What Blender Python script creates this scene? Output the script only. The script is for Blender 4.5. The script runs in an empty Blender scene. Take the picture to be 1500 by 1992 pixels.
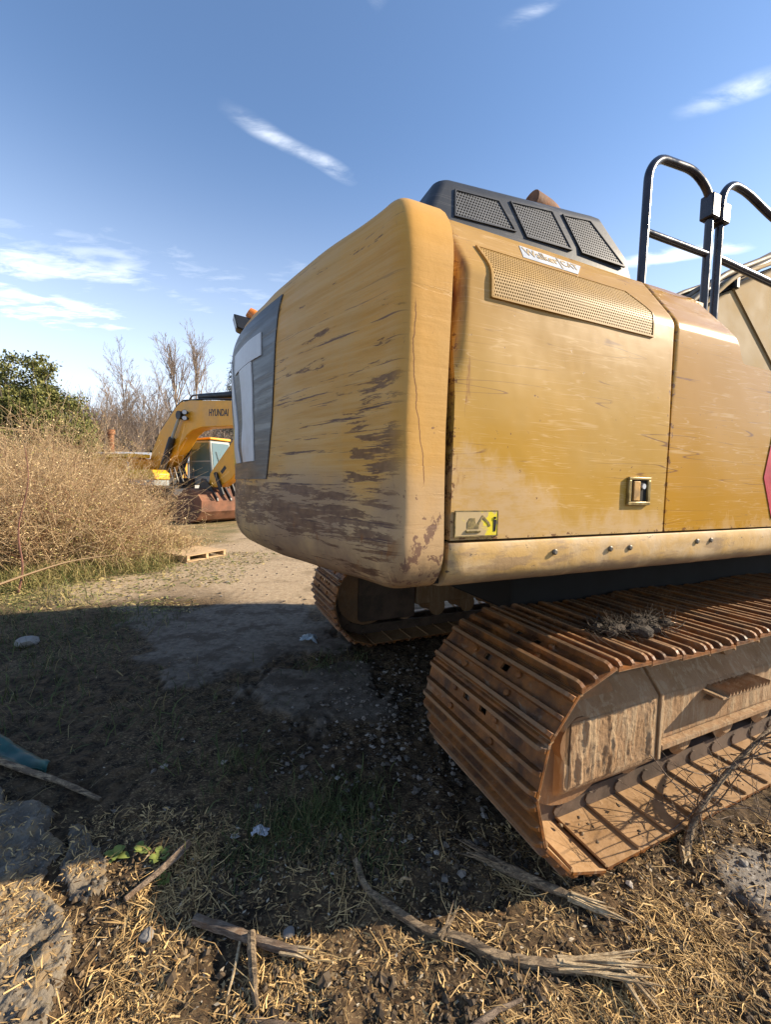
import bpy, math, random
import numpy as np
from mathutils import Matrix, Vector
random.seed(7); RNG = np.random.default_rng(7)
SC = bpy.context.scene; COL = SC.collection
R = math.radians

# ------------------------------------------------------------------ camera
cam = bpy.data.cameras.new('camera'); cam_o = bpy.data.objects.new('camera', cam); COL.objects.link(cam_o)
cam.sensor_fit = 'HORIZONTAL'; cam.sensor_width = 36; cam.lens = 36 * 800 / 1500
cam.clip_start = 0.05; cam.clip_end = 3000
PITCH = math.atan(54 / 800); ROLL = math.atan(.019); EYE = 1.65
fw = Vector((0, math.cos(PITCH), -math.sin(PITCH))); r0 = Vector((1, 0, 0)); u0 = r0.cross(fw)
rr = math.cos(ROLL) * r0 + math.sin(ROLL) * u0; uu = math.cos(ROLL) * u0 - math.sin(ROLL) * r0
mw = Matrix((rr, uu, -fw)).transposed().to_4x4(); mw.translation = (0, 0, EYE)
cam_o.matrix_world = mw; SC.camera = cam_o

# ------------------------------------------------------------------ light
SUN_EL = R(28); SUN_AZ = R(5)          # azimuth measured from +X towards +Y
sun = bpy.data.lights.new('sun', 'SUN'); sun.energy = 4.25; sun.angle = R(.5); sun.color = (1, .85, .64)
sun_o = bpy.data.objects.new('sun', sun); COL.objects.link(sun_o)
sd = Vector((math.cos(SUN_EL) * math.cos(SUN_AZ), math.cos(SUN_EL) * math.sin(SUN_AZ), math.sin(SUN_EL)))
sun_o.rotation_euler = sd.to_track_quat('Z', 'Y').to_euler()
SC.view_settings.view_transform = 'Standard'; SC.view_settings.look = 'None'
SC.view_settings.exposure = 1.25; SC.view_settings.gamma = 1; SC.view_settings.use_curve_mapping = False
SKY_STRENGTH = 0.104
SC.cycles.max_bounces = 6; SC.cycles.diffuse_bounces = 3; SC.cycles.glossy_bounces = 3; SC.cycles.transparent_max_bounces = 4


class G:
    """small node-graph helper"""
    def __init__(s, nt):
        s.nt = nt
    def n(s, typ, ins=None, **props):
        nd = s.nt.nodes.new(typ)
        for k, v in props.items(): setattr(nd, k, v)
        for k, v in (ins or {}).items():
            if isinstance(v, bpy.types.NodeSocket): s.nt.links.new(v, nd.inputs[k])
            elif v is not None:
                nd.inputs[k].default_value = v
        return nd
    def noise(s, vec, scale, detail=4, rough=.55, dist=0):
        return s.n('ShaderNodeTexNoise', {'Vector': vec, 'Scale': scale, 'Detail': detail, 'Roughness': rough, 'Distortion': dist}).outputs[0]
    def vor(s, vec, scale, feature='F1', out=0):
        return s.n('ShaderNodeTexVoronoi', {'Vector': vec, 'Scale': scale}, feature=feature).outputs[out]
    def map(s, vec, scale=(1, 1, 1), rot=(0, 0, 0), loc=(0, 0, 0)):
        return s.n('ShaderNodeMapping', {'Vector': vec, 'Scale': scale, 'Rotation': rot, 'Location': loc}).outputs[0]
    def rng(s, v, a, b, lo=0., hi=1.):
        return s.n('ShaderNodeMapRange', {'Value': v, 'From Min': a, 'From Max': b, 'To Min': lo, 'To Max': hi}, interpolation_type='SMOOTHSTEP', clamp=True).outputs[0]
    def m(s, op, a, b=None, c=None):
        nd = s.n('ShaderNodeMath', {0: a, 1: b}, operation=op)
        if c is not None:
            if isinstance(c, bpy.types.NodeSocket): s.nt.links.new(c, nd.inputs[2])
            else: nd.inputs[2].default_value = c
        return nd.outputs[0]
    def mul(s, *a):
        o = a[0]
        for b in a[1:]: o = s.m('MULTIPLY', o, b)
        return o
    def mix(s, f, a, b):
        def c(x): return x if isinstance(x, bpy.types.NodeSocket) else (*x, 1)
        nd = s.n('ShaderNodeMix', data_type='RGBA')
        for i, v in ((0, f), (6, c(a)), (7, c(b))):
            if isinstance(v, bpy.types.NodeSocket): s.nt.links.new(v, nd.inputs[i])
            else: nd.inputs[i].default_value = v
        return nd.outputs[2]
    def sep(s, v):
        return s.n('ShaderNodeSeparateXYZ', {0: v}).outputs
    def obj(s): return s.n('ShaderNodeTexCoord').outputs['Object']
    def pos(s): return s.n('ShaderNodeNewGeometry').outputs['Position']
    def rnd(s): return s.n('ShaderNodeNewGeometry').outputs['Random Per Island']
    def orand(s): return s.n('ShaderNodeObjectInfo').outputs['Random']
    def attr(s, name): return s.n('ShaderNodeAttribute', attribute_name=name).outputs['Fac']
    def bump(s, h, strength=.3, dist=.01, normal=None):
        return s.n('ShaderNodeBump', {'Height': h, 'Strength': strength, 'Distance': dist, 'Normal': normal}).outputs[0]


def material(name, fn):
    m = bpy.data.materials.new(name); m.use_nodes = True
    nt = m.node_tree; nt.nodes.clear(); g = G(nt)
    out = nt.nodes.new('ShaderNodeOutputMaterial')
    b = nt.nodes.new('ShaderNodeBsdfPrincipled'); nt.links.new(b.outputs[0], out.inputs[0])
    r = fn(g)
    for k, v in r.items():
        if isinstance(v, bpy.types.NodeSocket): nt.links.new(v, b.inputs[k])
        else:
            if k in ('Base Color', 'Coat Tint') and len(v) == 3: v = (*v, 1)
            b.inputs[k].default_value = v
    return m


# ------------------------------------------------------------------ world
w = bpy.data.worlds.new('World'); SC.world = w; w.use_nodes = True
nt = w.node_tree; nt.nodes.clear(); g = G(nt)
sky = g.n('ShaderNodeTexSky', sky_type='NISHITA', sun_disc=False)
sky.sun_elevation = SUN_EL; sky.sun_rotation = R(90) - SUN_AZ
sky.altitude = 300; sky.air_density = 1.0; sky.dust_density = .25; sky.ozone_density = 3.4
dirv = g.n('ShaderNodeTexCoord').outputs['Generated']
dx, dy, dz = g.sep(dirv)
dzz = g.m('ADD', g.m('MAXIMUM', dz, 0.), .05)
pvec = g.n('ShaderNodeCombineXYZ', {0: g.m('DIVIDE', dx, dzz), 1: g.m('DIVIDE', dy, dzz), 2: 0.}).outputs[0]


# cirrus: one fibre noise and one wobble noise shared by every wisp keeps the sky cheap to evaluate
fib = g.noise(g.map(pvec, (5.2, 13., 1), (0, 0, -.45)), 1., 5, .62, .35)
wob = g.m('SUBTRACT', g.noise(pvec, 3.1, 2), .5)


def streak(ax, ay, bx, by, wid, lo, hi, amt):
    """a wisp of cirrus lying between two points of the cloud layer"""
    L = math.hypot(bx - ax, by - ay); ang = math.atan2(by - ay, bx - ax)
    q = g.n('ShaderNodeVectorMath', {0: pvec, 1: (ax, ay, 0)}, operation='SUBTRACT').outputs[0]
    q = g.n('ShaderNodeVectorRotate', {'Vector': q, 'Angle': -ang}, rotation_type='Z_AXIS').outputs[0]
    qx, qy, _ = g.sep(q)
    qy2 = g.m('ADD', qy, g.m('MULTIPLY', wob, wid * 2.2))
    along = g.mul(g.rng(qx, -.12 * L, .30 * L), g.rng(qx, 1.1 * L, .7 * L))
    across = g.rng(g.m('ABSOLUTE', qy2), wid, wid * .05)
    return g.mul(along, across, g.rng(fib, lo, hi), amt)


wisps = None
for a in ((-.41, 1.10, -.12, 1.32, .042, .28, .74, .60), (-2.2, 1.75, -.95, 1.80, .20, .18, .68, .8),
          (-2.7, 2.15, -1.25, 2.2, .34, .22, .72, .9), (.70, 1.05, 1.05, .86, .05, .3, .7, .6),
          (.86, 1.70, 1.35, 1.56, .07, .25, .6, .8), (.22, .90, .36, .82, .025, .44, .8, .4), (-.05, .86, .02, .80, .03, .4, .7, .5),
          (-1.6, 3.3, -.6, 3.5, .25, .3, .7, .6), (-2.6, 1.3, -.1, 2.3, .60, .18, .85, .40)):
    t = streak(*a)
    wisps = t if wisps is None else g.m('MAXIMUM', wisps, t)
low = g.mul(g.rng(dz, .30, .03), g.rng(g.noise(g.map(dirv, (2.2, 2.2, 14)), 1.2, 4, .55, .3), .28, .62), .70)
haze_f = g.m('MULTIPLY', g.m('POWER', g.rng(dz, .68, -.10), 1.35), .78)
cl = g.m('MAXIMUM', wisps, g.m('MAXIMUM', low, haze_f))
col = g.mix(cl, sky.outputs[0], (6.3, 6.6, 7.0))
bg = g.n('ShaderNodeBackground', {'Color': col, 'Strength': SKY_STRENGTH})
wo = nt.nodes.new('ShaderNodeOutputWorld'); nt.links.new(bg.outputs[0], wo.inputs[0])

# ------------------------------------------------------------------ mesh helpers
def tag(o, label=None, cat=None, group=None, kind=None):
    for k, v in (('label', label), ('category', cat), ('group', group), ('kind', kind)):
        if v: o[k] = v
    return o


def link(name, me, mat=None, parent=None, smooth=False):
    o = bpy.data.objects.new(name, me); COL.objects.link(o)
    if mat: me.materials.append(mat) if not me.materials else None
    if parent: o.parent = parent
    if smooth:
        me.polygons.foreach_set('use_smooth', [True] * len(me.polygons))
    return o


def empty(name, loc=(0, 0, 0), rz=0, parent=None):
    o = bpy.data.objects.new(name, None); COL.objects.link(o); o.location = loc; o.rotation_euler[2] = rz
    o.empty_display_size = .2
    if parent: o.parent = parent
    return o


def fast(name, V, F):
    """numpy verts (n,3) and faces (m,3|4) -> mesh"""
    V = np.asarray(V, np.float32).reshape(-1, 3); F = np.asarray(F, np.int32); k = F.shape[1]
    me = bpy.data.meshes.new(name)
    me.vertices.add(len(V)); me.vertices.foreach_set('co', V.ravel())
    me.loops.add(F.size); me.loops.foreach_set('vertex_index', F.ravel())
    me.polygons.add(len(F)); me.polygons.foreach_set('loop_start', np.arange(0, F.size, k, dtype=np.int32))
    me.update(calc_edges=True)
    return me


def fastflat(name, V, F):
    me = fast(name, V, F); me.polygons.foreach_set('use_smooth', [False] * len(me.polygons)); return me


class MB:
    def __init__(s): s.v = []; s.f = []
    def add(s, V, F):
        o = len(s.v); s.v += [tuple(map(float, p)) for p in V]; s.f += [tuple(i + o for i in q) for q in F]; return s
    def box(s, x0, x1, y0, y1, z0, z1, M=None):
        V = [(x, y, z) for x in (x0, x1) for y in (y0, y1) for z in (z0, z1)]
        if M is not None: V = [M @ Vector(p) for p in V]
        return s.add(V, [(0, 1, 3, 2), (4, 6, 7, 5), (0, 4, 5, 1), (2, 3, 7, 6), (0, 2, 6, 4), (1, 5, 7, 3)])
    def loft(s, rings, cap=True, close=True):
        n = len(rings[0]); V = [p for r in rings for p in r]; F = []
        for i in range(len(rings) - 1):
            for j in range(n if close else n - 1):
                a = i * n + j; b = i * n + (j + 1) % n
                F.append((a, b, b + n, a + n))
        if cap:
            F.append(tuple(range(n))[::-1]); F.append(tuple((len(rings) - 1) * n + j for j in range(n)))
        return s.add(V, F)
    def prism(s, poly, lo, hi, axis='y'):
        """poly in the other two axes, extruded along axis"""
        def P(a, b, t):
            return {'y': (a, t, b), 'x': (t, a, b), 'z': (a, b, t)}[axis]
        return s.loft([[P(a, b, lo) for a, b in poly], [P(a, b, hi) for a, b in poly]])
    def tube(s, path, rad, sides=8, cap=True):
        path = [Vector(p) for p in path]; n = len(path)
        rad = [rad] * n if isinstance(rad, (int, float)) else rad
        rings = []; ref = None
        for i, p in enumerate(path):
            t = (path[min(i + 1, n - 1)] - path[max(i - 1, 0)]).normalized()
            if ref is None: ref = t.orthogonal().normalized()
            ref = (ref - t * ref.dot(t)).normalized(); b = t.cross(ref)
            rings.append([p + (ref * math.cos(2 * math.pi * k / sides) + b * math.sin(2 * math.pi * k / sides)) * rad[i] for k in range(sides)])
        return s.loft(rings, cap)
    def cyl(s, p0, p1, r, sides=16): return s.tube([p0, p1], r, sides)
    def build(s, name, mat, parent=None, smooth=False, bevel=0, seg=2, angle=.6):
        me = bpy.data.meshes.new(name); me.from_pydata(s.v, [], s.f); me.update()
        import bmesh
        bm = bmesh.new(); bm.from_mesh(me); bmesh.ops.recalc_face_normals(bm, faces=bm.faces); bm.to_mesh(me); bm.free()
        o = link(name, me, mat, parent)
        if smooth:
            me.polygons.foreach_set('use_smooth', [True] * len(me.polygons))
            try: me.set_sharp_from_angle(angle=angle)
            except Exception: pass
        if bevel:
            b = o.modifiers.new('b', 'BEVEL'); b.width = bevel; b.segments = seg; b.limit_method = 'ANGLE'; b.angle_limit = .6
            me.polygons.foreach_set('use_smooth', [True] * len(me.polygons))
            try: me.set_sharp_from_angle(angle=.7)
            except Exception: pass
        return o


def round_path(pts, rad, seg=5):
    """polyline with rounded corners"""
    pts = [Vector(p) for p in pts]; out = [pts[0]]
    for a, b, c in zip(pts, pts[1:], pts[2:]):
        u = (a - b); v = (c - b); r = min(rad, u.length * .48, v.length * .48)
        p = b + u.normalized() * r; q = b + v.normalized() * r
        for k in range(seg + 1):
            t = k / seg
            out.append((1 - t) ** 2 * p + 2 * t * (1 - t) * b + t * t * q)
    out.append(pts[-1]); return out


def tube_batch(P, Rd, S=3):
    """P (N,K,3), Rd (N,K) -> verts, quads"""
    N, K, _ = P.shape
    T = np.empty_like(P); T[:, 1:-1] = P[:, 2:] - P[:, :-2]; T[:, 0] = P[:, 1] - P[:, 0]; T[:, -1] = P[:, -1] - P[:, -2]
    T /= np.linalg.norm(T, axis=2, keepdims=True) + 1e-9
    ref = np.where(np.abs(T[:, :1, 2:3]) > .9, np.array([1., 0, 0]), np.array([0, 0, 1.]))
    A = np.cross(T, np.broadcast_to(ref, T.shape)); A /= np.linalg.norm(A, axis=2, keepdims=True) + 1e-9
    B = np.cross(T, A)
    th = np.arange(S) * 2 * np.pi / S
    V = P[:, :, None, :] + Rd[:, :, None, None] * (A[:, :, None, :] * np.cos(th)[:, None] + B[:, :, None, :] * np.sin(th)[:, None])
    idx = np.arange(N * K * S).reshape(N, K, S)
    a = idx[:, :-1, :]; b = np.roll(idx, -1, 2)[:, :-1, :]; c = np.roll(idx, -1, 2)[:, 1:, :]; d = idx[:, 1:, :]
    F = np.stack([a, b, c, d], -1).reshape(-1, 4)
    return V.reshape(-1, 3), F


def merge(parts):
    Vs, Fs, o = [], [], 0
    for V, F in parts:
        Vs.append(V); Fs.append(F + o); o += len(V)
    return np.concatenate(Vs), np.concatenate(Fs)


def vnoise(x, y, seed=0):
    """2-D value noise in 0..1"""
    def h(i, j):
        k = (i.astype(np.int64) * 374761393 + j.astype(np.int64) * 668265263 + seed * 974711) & 0x7fffffff
        k = ((k ^ (k >> 13)) * 1274126177) & 0x7fffffff
        return ((k ^ (k >> 16)) & 0xffff) / 65535.
    xi = np.floor(x); yi = np.floor(y); fx = x - xi; fy = y - yi
    fx = fx * fx * (3 - 2 * fx); fy = fy * fy * (3 - 2 * fy)
    a = h(xi, yi); b = h(xi + 1, yi); c = h(xi, yi + 1); d = h(xi + 1, yi + 1)
    return (a * (1 - fx) + b * fx) * (1 - fy) + (c * (1 - fx) + d * fx) * fy


def fbm(x, y, f, octv=4, seed=0):
    s = 0; a = .5; t = 0
    for i in range(octv):
        s = s + a * vnoise(x * f, y * f, seed + i); t += a; f *= 2.03; a *= .5
    return s / t


def smooth(e0, e1, x):
    t = np.clip((x - e0) / (e1 - e0), 0, 1); return t * t * (3 - 2 * t)


def leaves_mesh(P, size, aspect=.5, up=0., rng=RNG):
    """random oriented folded leaf quads at points P (n,3)"""
    n = len(P); d = rng.normal(size=(n, 3)); d[:, 2] += up; d /= np.linalg.norm(d, axis=1, keepdims=True)
    e = rng.normal(size=(n, 3)); e -= d * (e * d).sum(1, keepdims=True); e /= np.linalg.norm(e, axis=1, keepdims=True)
    s = (size * rng.uniform(.6, 1.3, n))[:, None] if np.isscalar(size) else size[:, None]
    V = np.stack([P, P + d * s * .5 + e * s * aspect * .5, P + d * s, P + d * s * .5 - e * s * aspect * .5], 1)
    F = np.arange(n * 4).reshape(n, 4)
    return V.reshape(-1, 3), F


# ------------------------------------------------------------------ materials
def flat(name, c, rough=.6, var=.25, scale=8, metal=0., bump=.1, bd=.004, coat=0.):
    def fn(g):
        p = g.obj(); n = g.noise(p, scale, 6, .6)
        c2 = tuple(x * (1 - var) for x in c); c3 = tuple(min(1, x * (1 + var)) for x in c)
        return {'Base Color': g.mix(g.rng(n, .3, .7), c2, c3), 'Roughness': g.rng(n, .2, .8, max(.05, rough - .12), min(1, rough + .12)),
                'Metallic': metal, 'Normal': g.bump(g.noise(p, scale * 6, 3), bump, bd), 'Coat Weight': coat}
    return material(name, fn)


PAINT = (.50, .275, .04); FADED = (.56, .345, .13); DUST = (.44, .30, .165); PRIMER = (.075, .030, .018); RUST = (.19, .075, .025)


def scratches(g, p, ang, sc, thr, seed):
    q = g.map(p, (sc * .045, sc * .045, sc), (0, ang, 0), (seed, seed * 1.7, seed * .3))
    w_ = g.noise(q, 1., 2, .45, .0)
    ridge = g.m('ABSOLUTE', g.m('SUBTRACT', w_, .5))
    brk = g.rng(g.noise(g.map(p, (3, 3, 3), (0, 0, 0), (seed, 0, seed)), 1.5, 3), .48, .60)
    return g.mul(g.rng(ridge, thr, thr * .2), brk)


def fn_cw(g):
    p = g.obj(); x, y, z = g.sep(p)
    # smears run along the sweep of the tail: long in y, short in z, tilted a little
    q = g.map(p, (1.2, 1.2, 13), (R(6), 0, 0))
    sm = g.noise(q, 1.5, 8, .62, .25); sm2 = g.noise(g.map(p, (1.8, 1.8, 55), (R(4), 0, 0)), 1.2, 6, .65, .1)
    blot = g.noise(p, 2.2, 5, .6, .3); fine = g.noise(p, 26, 5, .6)
    rear = g.rng(x, -.835, -.895)                                        # the swept rear face takes the scrapes
    c = g.mix(g.rng(blot, .35, .65), (.64, .300, .025), (.61, .33, .075))
    c = g.mix(g.mul(rear, g.rng(sm, .45, .60), .36), c, (.46, .19, .008))
    c = g.mix(g.mul(rear, g.rng(sm2, .46, .62), .32), c, (.64, .42, .16))
    vert = g.rng(g.noise(g.map(p, (5, 5, .5)), 1.2, 4), .52, .66)
    c = g.mix(g.mul(rear, vert, .45), c, (.56, .32, .09))
    c = g.mix(g.mul(g.m('SUBTRACT', 1., rear), .55), c, (.50, .30, .095))  # cheek paler than the rear: sunlit and shaded tones put into the paint
    lowz = g.rng(z, 1.98, 1.38)
    # grime and dust towards the lower half
    dst = g.m('ADD', g.mul(lowz, .85), g.m('MULTIPLY', g.m('SUBTRACT', blot, .5), .9))
    c = g.mix(g.mul(g.rng(dst, .22, .75), .92), c, (.47, .315, .165))
    c = g.mix(g.mul(g.rng(z, 1.50, 1.33), g.rng(g.noise(p, 9, 6, .65), .38, .6), .7), c, (.20, .135, .085))
    c = g.mix(g.mul(rear, .22), c, (.50, .34, .16))
    c = g.mix(g.mul(rear, g.rng(z, 1.74, 1.60), g.rng(blot, .36, .58), .55), c, (.19, .115, .085))
    # scraped to primer: blocks low on the face and along the corner edge
    band = g.mul(g.rng(z, 1.72, 1.60), g.rng(z, 1.36, 1.46))
    scr = g.noise(g.map(p, (2.0, 2.0, 15), (R(5), 0, 0), (3, 1, 2)), 1.4, 9, .72, .35)
    edge = g.mul(g.rng(x, -.835, -.875), g.rng(x, -.985, -.90), g.rng(z, 2.30, 1.85))
    reg = g.m('MAXIMUM', g.mul(band, rear), g.mul(edge, .6))
    pm = g.rng(g.m('ADD', scr, g.m('MULTIPLY', reg, .155)), .60, .63)
    pm = g.mul(pm, g.rng(g.noise(g.map(p, (6, 6, 60), (R(4), 0, 0)), 1.2, 4), .30, .44))
    c = g.mix(g.mul(pm, rear, .82), c, g.mix(g.rng(fine, .35, .65), PRIMER, (.16, .080, .04)))
    # long dark scrape lines
    ln = g.noise(g.map(p, (1.5, 1.5, 58), (R(6), 0, 0), (0, 3.3, 1.)), 1.1, 8, .7, .1)
    c = g.mix(g.mul(g.rng(ln, .59, .62), rear, g.rng(z, 2.45, 2.15), .9), c, (.07, .035, .03))
    # the lit side cheek: flaked spots and one long crack
    side = g.m('SUBTRACT', 1., rear)
    fl = g.noise(g.map(p, (14, 14, 11)), 1.4, 7, .7, .4)
    c = g.mix(g.mul(g.rng(g.m('ADD', fl, g.mul(g.rng(z, 1.80, 1.35), .13)), .645, .68), side, .8), c, (.13, .065, .05))
    ck = g.m('ADD', -.825, g.m('ADD', g.mul(g.rng(z, 2.1, 1.62), .055), g.m('MULTIPLY', g.m('SUBTRACT', g.noise(g.map(p, (0, 0, 9)), 1.5, 4, .6), .5), .03)))
    crack = g.mul(g.rng(g.m('ABSOLUTE', g.m('SUBTRACT', x, ck)), .0032, .0010), g.rng(z, 1.64, 1.67), g.rng(z, 2.26, 2.22), g.rng(y, .25, .2))
    c = g.mix(g.mul(crack, .85), c, (.17, .075, .03))
    rs = g.noise(g.map(p, (7, 7, 3.2), (0, 0, 0), (5, 5, 1)), 1.3, 6, .65, .4)
    c = g.mix(g.mul(g.rng(rs, .62, .70), g.rng(z, 1.72, 1.62), rear, .75), c, (.22, .085, .02))
    hb = g.m('ADD', g.m('MULTIPLY', sm, .5), g.m('ADD', g.m('MULTIPLY', fine, .16), g.m('MULTIPLY', g.noise(p, 80, 3, .6), .07)))
    hb = g.m('SUBTRACT', hb, g.m('MULTIPLY', pm, .10))
    return {'Base Color': c, 'Roughness': g.rng(sm, .3, .7, .42, .62), 'Specular IOR Level': .28, 'Normal': g.bump(hb, .35, .012)}


def fn_side(dust_edge, gloss):
    def fn(g):
        p = g.obj(); x, y, z = g.sep(p)
        blot = g.noise(p, 1.6, 5, .6, .4); fine = g.noise(p, 30, 4, .6)
        c = g.mix(g.rng(blot, .3, .7), (.45, .250, .028), (.45, .265, .050))
        if not gloss:
            c = g.mix(g.rng(z, 1.95, 2.30), c, (.41, .235, .055))                 # faded towards the top, and toned down against the sun's glare there
        else:
            c = g.mix(.85, c, (.43, .212, .008))
        for i, (a, sc, th) in enumerate(((.25, 20, .010), (-.5, 16, .009), (1.25, 24, .008), (.05, 34, .008), (-1.0, 26, .008), (.35, 44, .007))):
            c = g.mix(g.mul(scratches(g, p, a, sc, th, 3.1 * i + 1), .55), c, (.60, .41, .19))
        c = g.mix(g.mul(scratches(g, p, 1.45, 12, .006, 9.3), .8), c, (.14, .06, .03))
        # wiped dust low on the panel, ragged upper edge
        e = g.noise(g.map(p, (5, 5, 2.2), (0, .55, 0)), 1.4, 7, .66, .5)
        lim = g.m('ADD', g.mul(g.rng(x, .1, -.62), .26), dust_edge)
        d = g.m('SUBTRACT', g.m('ADD', lim, g.m('MULTIPLY', g.m('SUBTRACT', e, .5), .42)), z)
        dm = g.rng(d, -.03, .09)
        c = g.mix(g.mul(dm, g.rng(g.noise(g.map(p, (6, 6, 14), (0, .5, 0)), 2., 7, .7), .32, .62, .35, .95)), c, (.50, .335, .165))
        veil = g.mul(g.rng(g.noise(g.map(p, (.8, .8, 1.6)), 1.5, 5), .35, .7), .35 if gloss else 1.)
        c = g.mix(g.mul(veil, .25), c, (.47, .32, .13))
        # rust and the gap's deep shade painted dark on the door's rear edge
        gap_dark = g.mul(g.rng(x, -.60, -.64), g.rng(z, 2.05, 2.25), g.rng(z, 2.52, 2.40))
        c = g.mix(g.mul(gap_dark, g.rng(g.noise(g.map(p, (9, 9, 3)), 1.5, 6), .35, .6)), c, (.10, .035, .02))
        st = g.mul(g.rng(x, -.585, -.61), g.rng(g.noise(g.map(p, (16, 16, 2.5)), 1.4, 6, .7), .55, .66))
        c = g.mix(g.mul(st, .75), c, (.20, .075, .03))
        # chipped paint, thickest along the sheet edges
        eg = g.m('MAXIMUM', g.m('MAXIMUM', g.rng(x, -.640, -.662), g.mul(g.rng(x, .470, .492), g.rng(x, .54, .512))), g.rng(z, 1.482, 1.458))
        ch = g.noise(p, 34, 5, .7)
        chip = g.rng(g.m('ADD', ch, g.mul(eg, .13)), .675, .70)
        c = g.mix(g.mul(chip, .85), c, (.13, .055, .025))
        base_r = .22 if gloss else .33
        ro = g.m('ADD', base_r, g.m('ADD', g.mul(dm, .34), g.mul(veil, .14)))
        hb = g.m('SUBTRACT', g.m('ADD', g.mul(g.noise(p, 2.6, 3), 1.1), g.mul(fine, .03)), g.mul(chip, .05))
        return {'Base Color': c, 'Roughness': ro, 'Normal': g.bump(hb, .14 if gloss else .22, .025),
                'Specular IOR Level': .2, 'Coat Weight': .25 if gloss else .06, 'Coat Roughness': .06}
    return fn


def fn_skirt(g):
    p = g.obj(); x, y, z = g.sep(p)
    n = g.noise(p, 5, 7, .65, .3); n2 = g.noise(g.map(p, (2, 2, 8)), 2, 6, .6)
    c = g.mix(g.rng(n, .35, .6), (.50, .36, .20), (.50, .31, .10))
    c = g.mix(g.mul(g.rng(n2, .52, .62), .8), c, (.30, .195, .10))
    ch = g.rng(g.noise(g.map(p, (5, 5, 9)), 2.2, 7, .7, .4), .625, .665)
    c = g.mix(ch, c, (.10, .075, .05))
    c = g.mix(g.mul(g.rng(z, 1.345, 1.29), g.rng(n, .3, .55)), c, (.26, .18, .11))
    return {'Base Color': c, 'Roughness': .62, 'Normal': g.bump(g.m('ADD', n, g.mul(ch, -.3)), .45, .012)}


def fn_steel(g):           # worn rusty crawler steel
    p = g.obj(); r = g.orand()
    off = g.n('ShaderNodeCombineXYZ', {0: g.m('MULTIPLY', r, 37.), 1: g.m('MULTIPLY', r, 91.), 2: 0.}).outputs[0]
    q = g.n('ShaderNodeVectorMath', {0: p, 1: off}, operation='ADD').outputs[0]
    n = g.noise(q, 7, 7, .65, .3); n2 = g.noise(q, 30, 5, .65)
    c = g.mix(g.rng(n, .35, .62), (.052, .019, .006), (.25, .090, .016))
    c = g.mix(g.mul(g.rng(n2, .45, .65), .6), c, (.16, .068, .022))
    mud = g.rng(g.noise(g.map(q, (2.2, 1, 1)), 6, 6, .65, .4), .58, .66)
    c = g.mix(g.mul(mud, .7), c, (.24, .16, .095))
    z = g.sep(p)[2]
    inn = g.rng(z, .0005, -.0015)
    c = g.mix(g.mul(inn, .85), c, g.mix(g.rng(n, .35, .6), (.30, .175, .075), (.38, .24, .12)))
    tip = g.rng(z, .034, .041)
    c = g.mix(g.mul(tip, .6), c, (.33, .21, .115))
    return {'Base Color': c, 'Roughness': g.rng(n2, .3, .7, .45, .8), 'Metallic': g.mul(tip, .3), 'Normal': g.bump(g.m('ADD', n2, g.mul(mud, .5)), .5, .006)}


def fn_dusty(g):           # dried mud over the track frame
    p = g.obj(); x, y, z = g.sep(p)
    n = g.noise(p, 4, 7, .65, .4); drip = g.noise(g.map(p, (14, 14, 2.2)), 1.4, 8, .7, .5); n2 = g.noise(p, 45, 4, .7)
    c = g.mix(g.rng(n, .35, .65), (.27, .155, .070), (.34, .215, .115))
    c = g.mix(g.mul(g.rng(drip, .50, .60), .75), c, (.39, .28, .165))
    c = g.mix(g.mul(g.rng(drip, .42, .34), .4), c, (.22, .135, .075))
    c = g.mix(g.mul(g.rng(n, .63, .72), .7), c, (.30, .13, .045))
    return {'Base Color': c, 'Roughness': .9, 'Normal': g.bump(g.m('ADD', g.mul(drip, 1.), g.mul(n2, .25)), .8, .02)}


def fn_perf(c_sheet, c_hole, s, rough):
    def fn(g):
        p = g.obj(); x, y, z = g.sep(p)
        row = g.m('MULTIPLY', z, s); hr = g.m('FLOOR', row)
        u = g.m('ADD', g.m('MULTIPLY', x, s), g.m('MULTIPLY', g.m('MODULO', hr, 2.), .5))
        fu = g.m('SUBTRACT', g.m('FRACT', u), .5); fv = g.m('SUBTRACT', g.m('FRACT', row), .5)
        d = g.m('SQRT', g.m('ADD', g.mul(fu, fu), g.mul(fv, fv)))
        hole = g.rng(d, .36, .30)
        n = g.noise(p, 9, 5)
        c = g.mix(g.rng(n, .3, .7), c_sheet, tuple(v * .8 for v in c_sheet))
        return {'Base Color': g.mix(hole, c, c_hole), 'Roughness': rough, 'Normal': g.bump(g.m('SUBTRACT', 1., hole), .8, .004),
                'Specular IOR Level': g.m('MULTIPLY', g.m('SUBTRACT', 1., hole), .5)}
    return fn


def fn_black_panel(g):
    p = g.obj()
    sm = g.noise(g.map(p, (1.3, 1.3, 22), (R(12), 0, 0)), 1.4, 8, .68, .3)
    b = g.noise(p, 3, 5)
    c = g.mix(g.rng(b, .3, .7), (.018, .020, .022), (.036, .036, .036))
    c = g.mix(g.mul(g.rng(sm, .50, .66), .6), c, (.20, .18, .15))
    return {'Base Color': c, 'Roughness': g.rng(sm, .3, .7, .28, .55), 'Normal': g.bump(sm, .25, .006)}


def fn_hood(g):
    p = g.obj(); n = g.noise(p, 4, 6, .6); f = g.noise(p, 60, 3)
    c = g.mix(g.rng(n, .3, .7), (.022, .026, .032), (.040, .045, .052))
    c = g.mix(g.mul(scratches(g, p, .4, 22, .008, 2.), .6), c, (.13, .13, .13))
    c = g.mix(g.mul(scratches(g, p, 1.3, 16, .008, 5.), .6), c, (.12, .12, .12))
    return {'Base Color': c, 'Roughness': .5, 'Normal': g.bump(f, .15, .002)}


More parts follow.
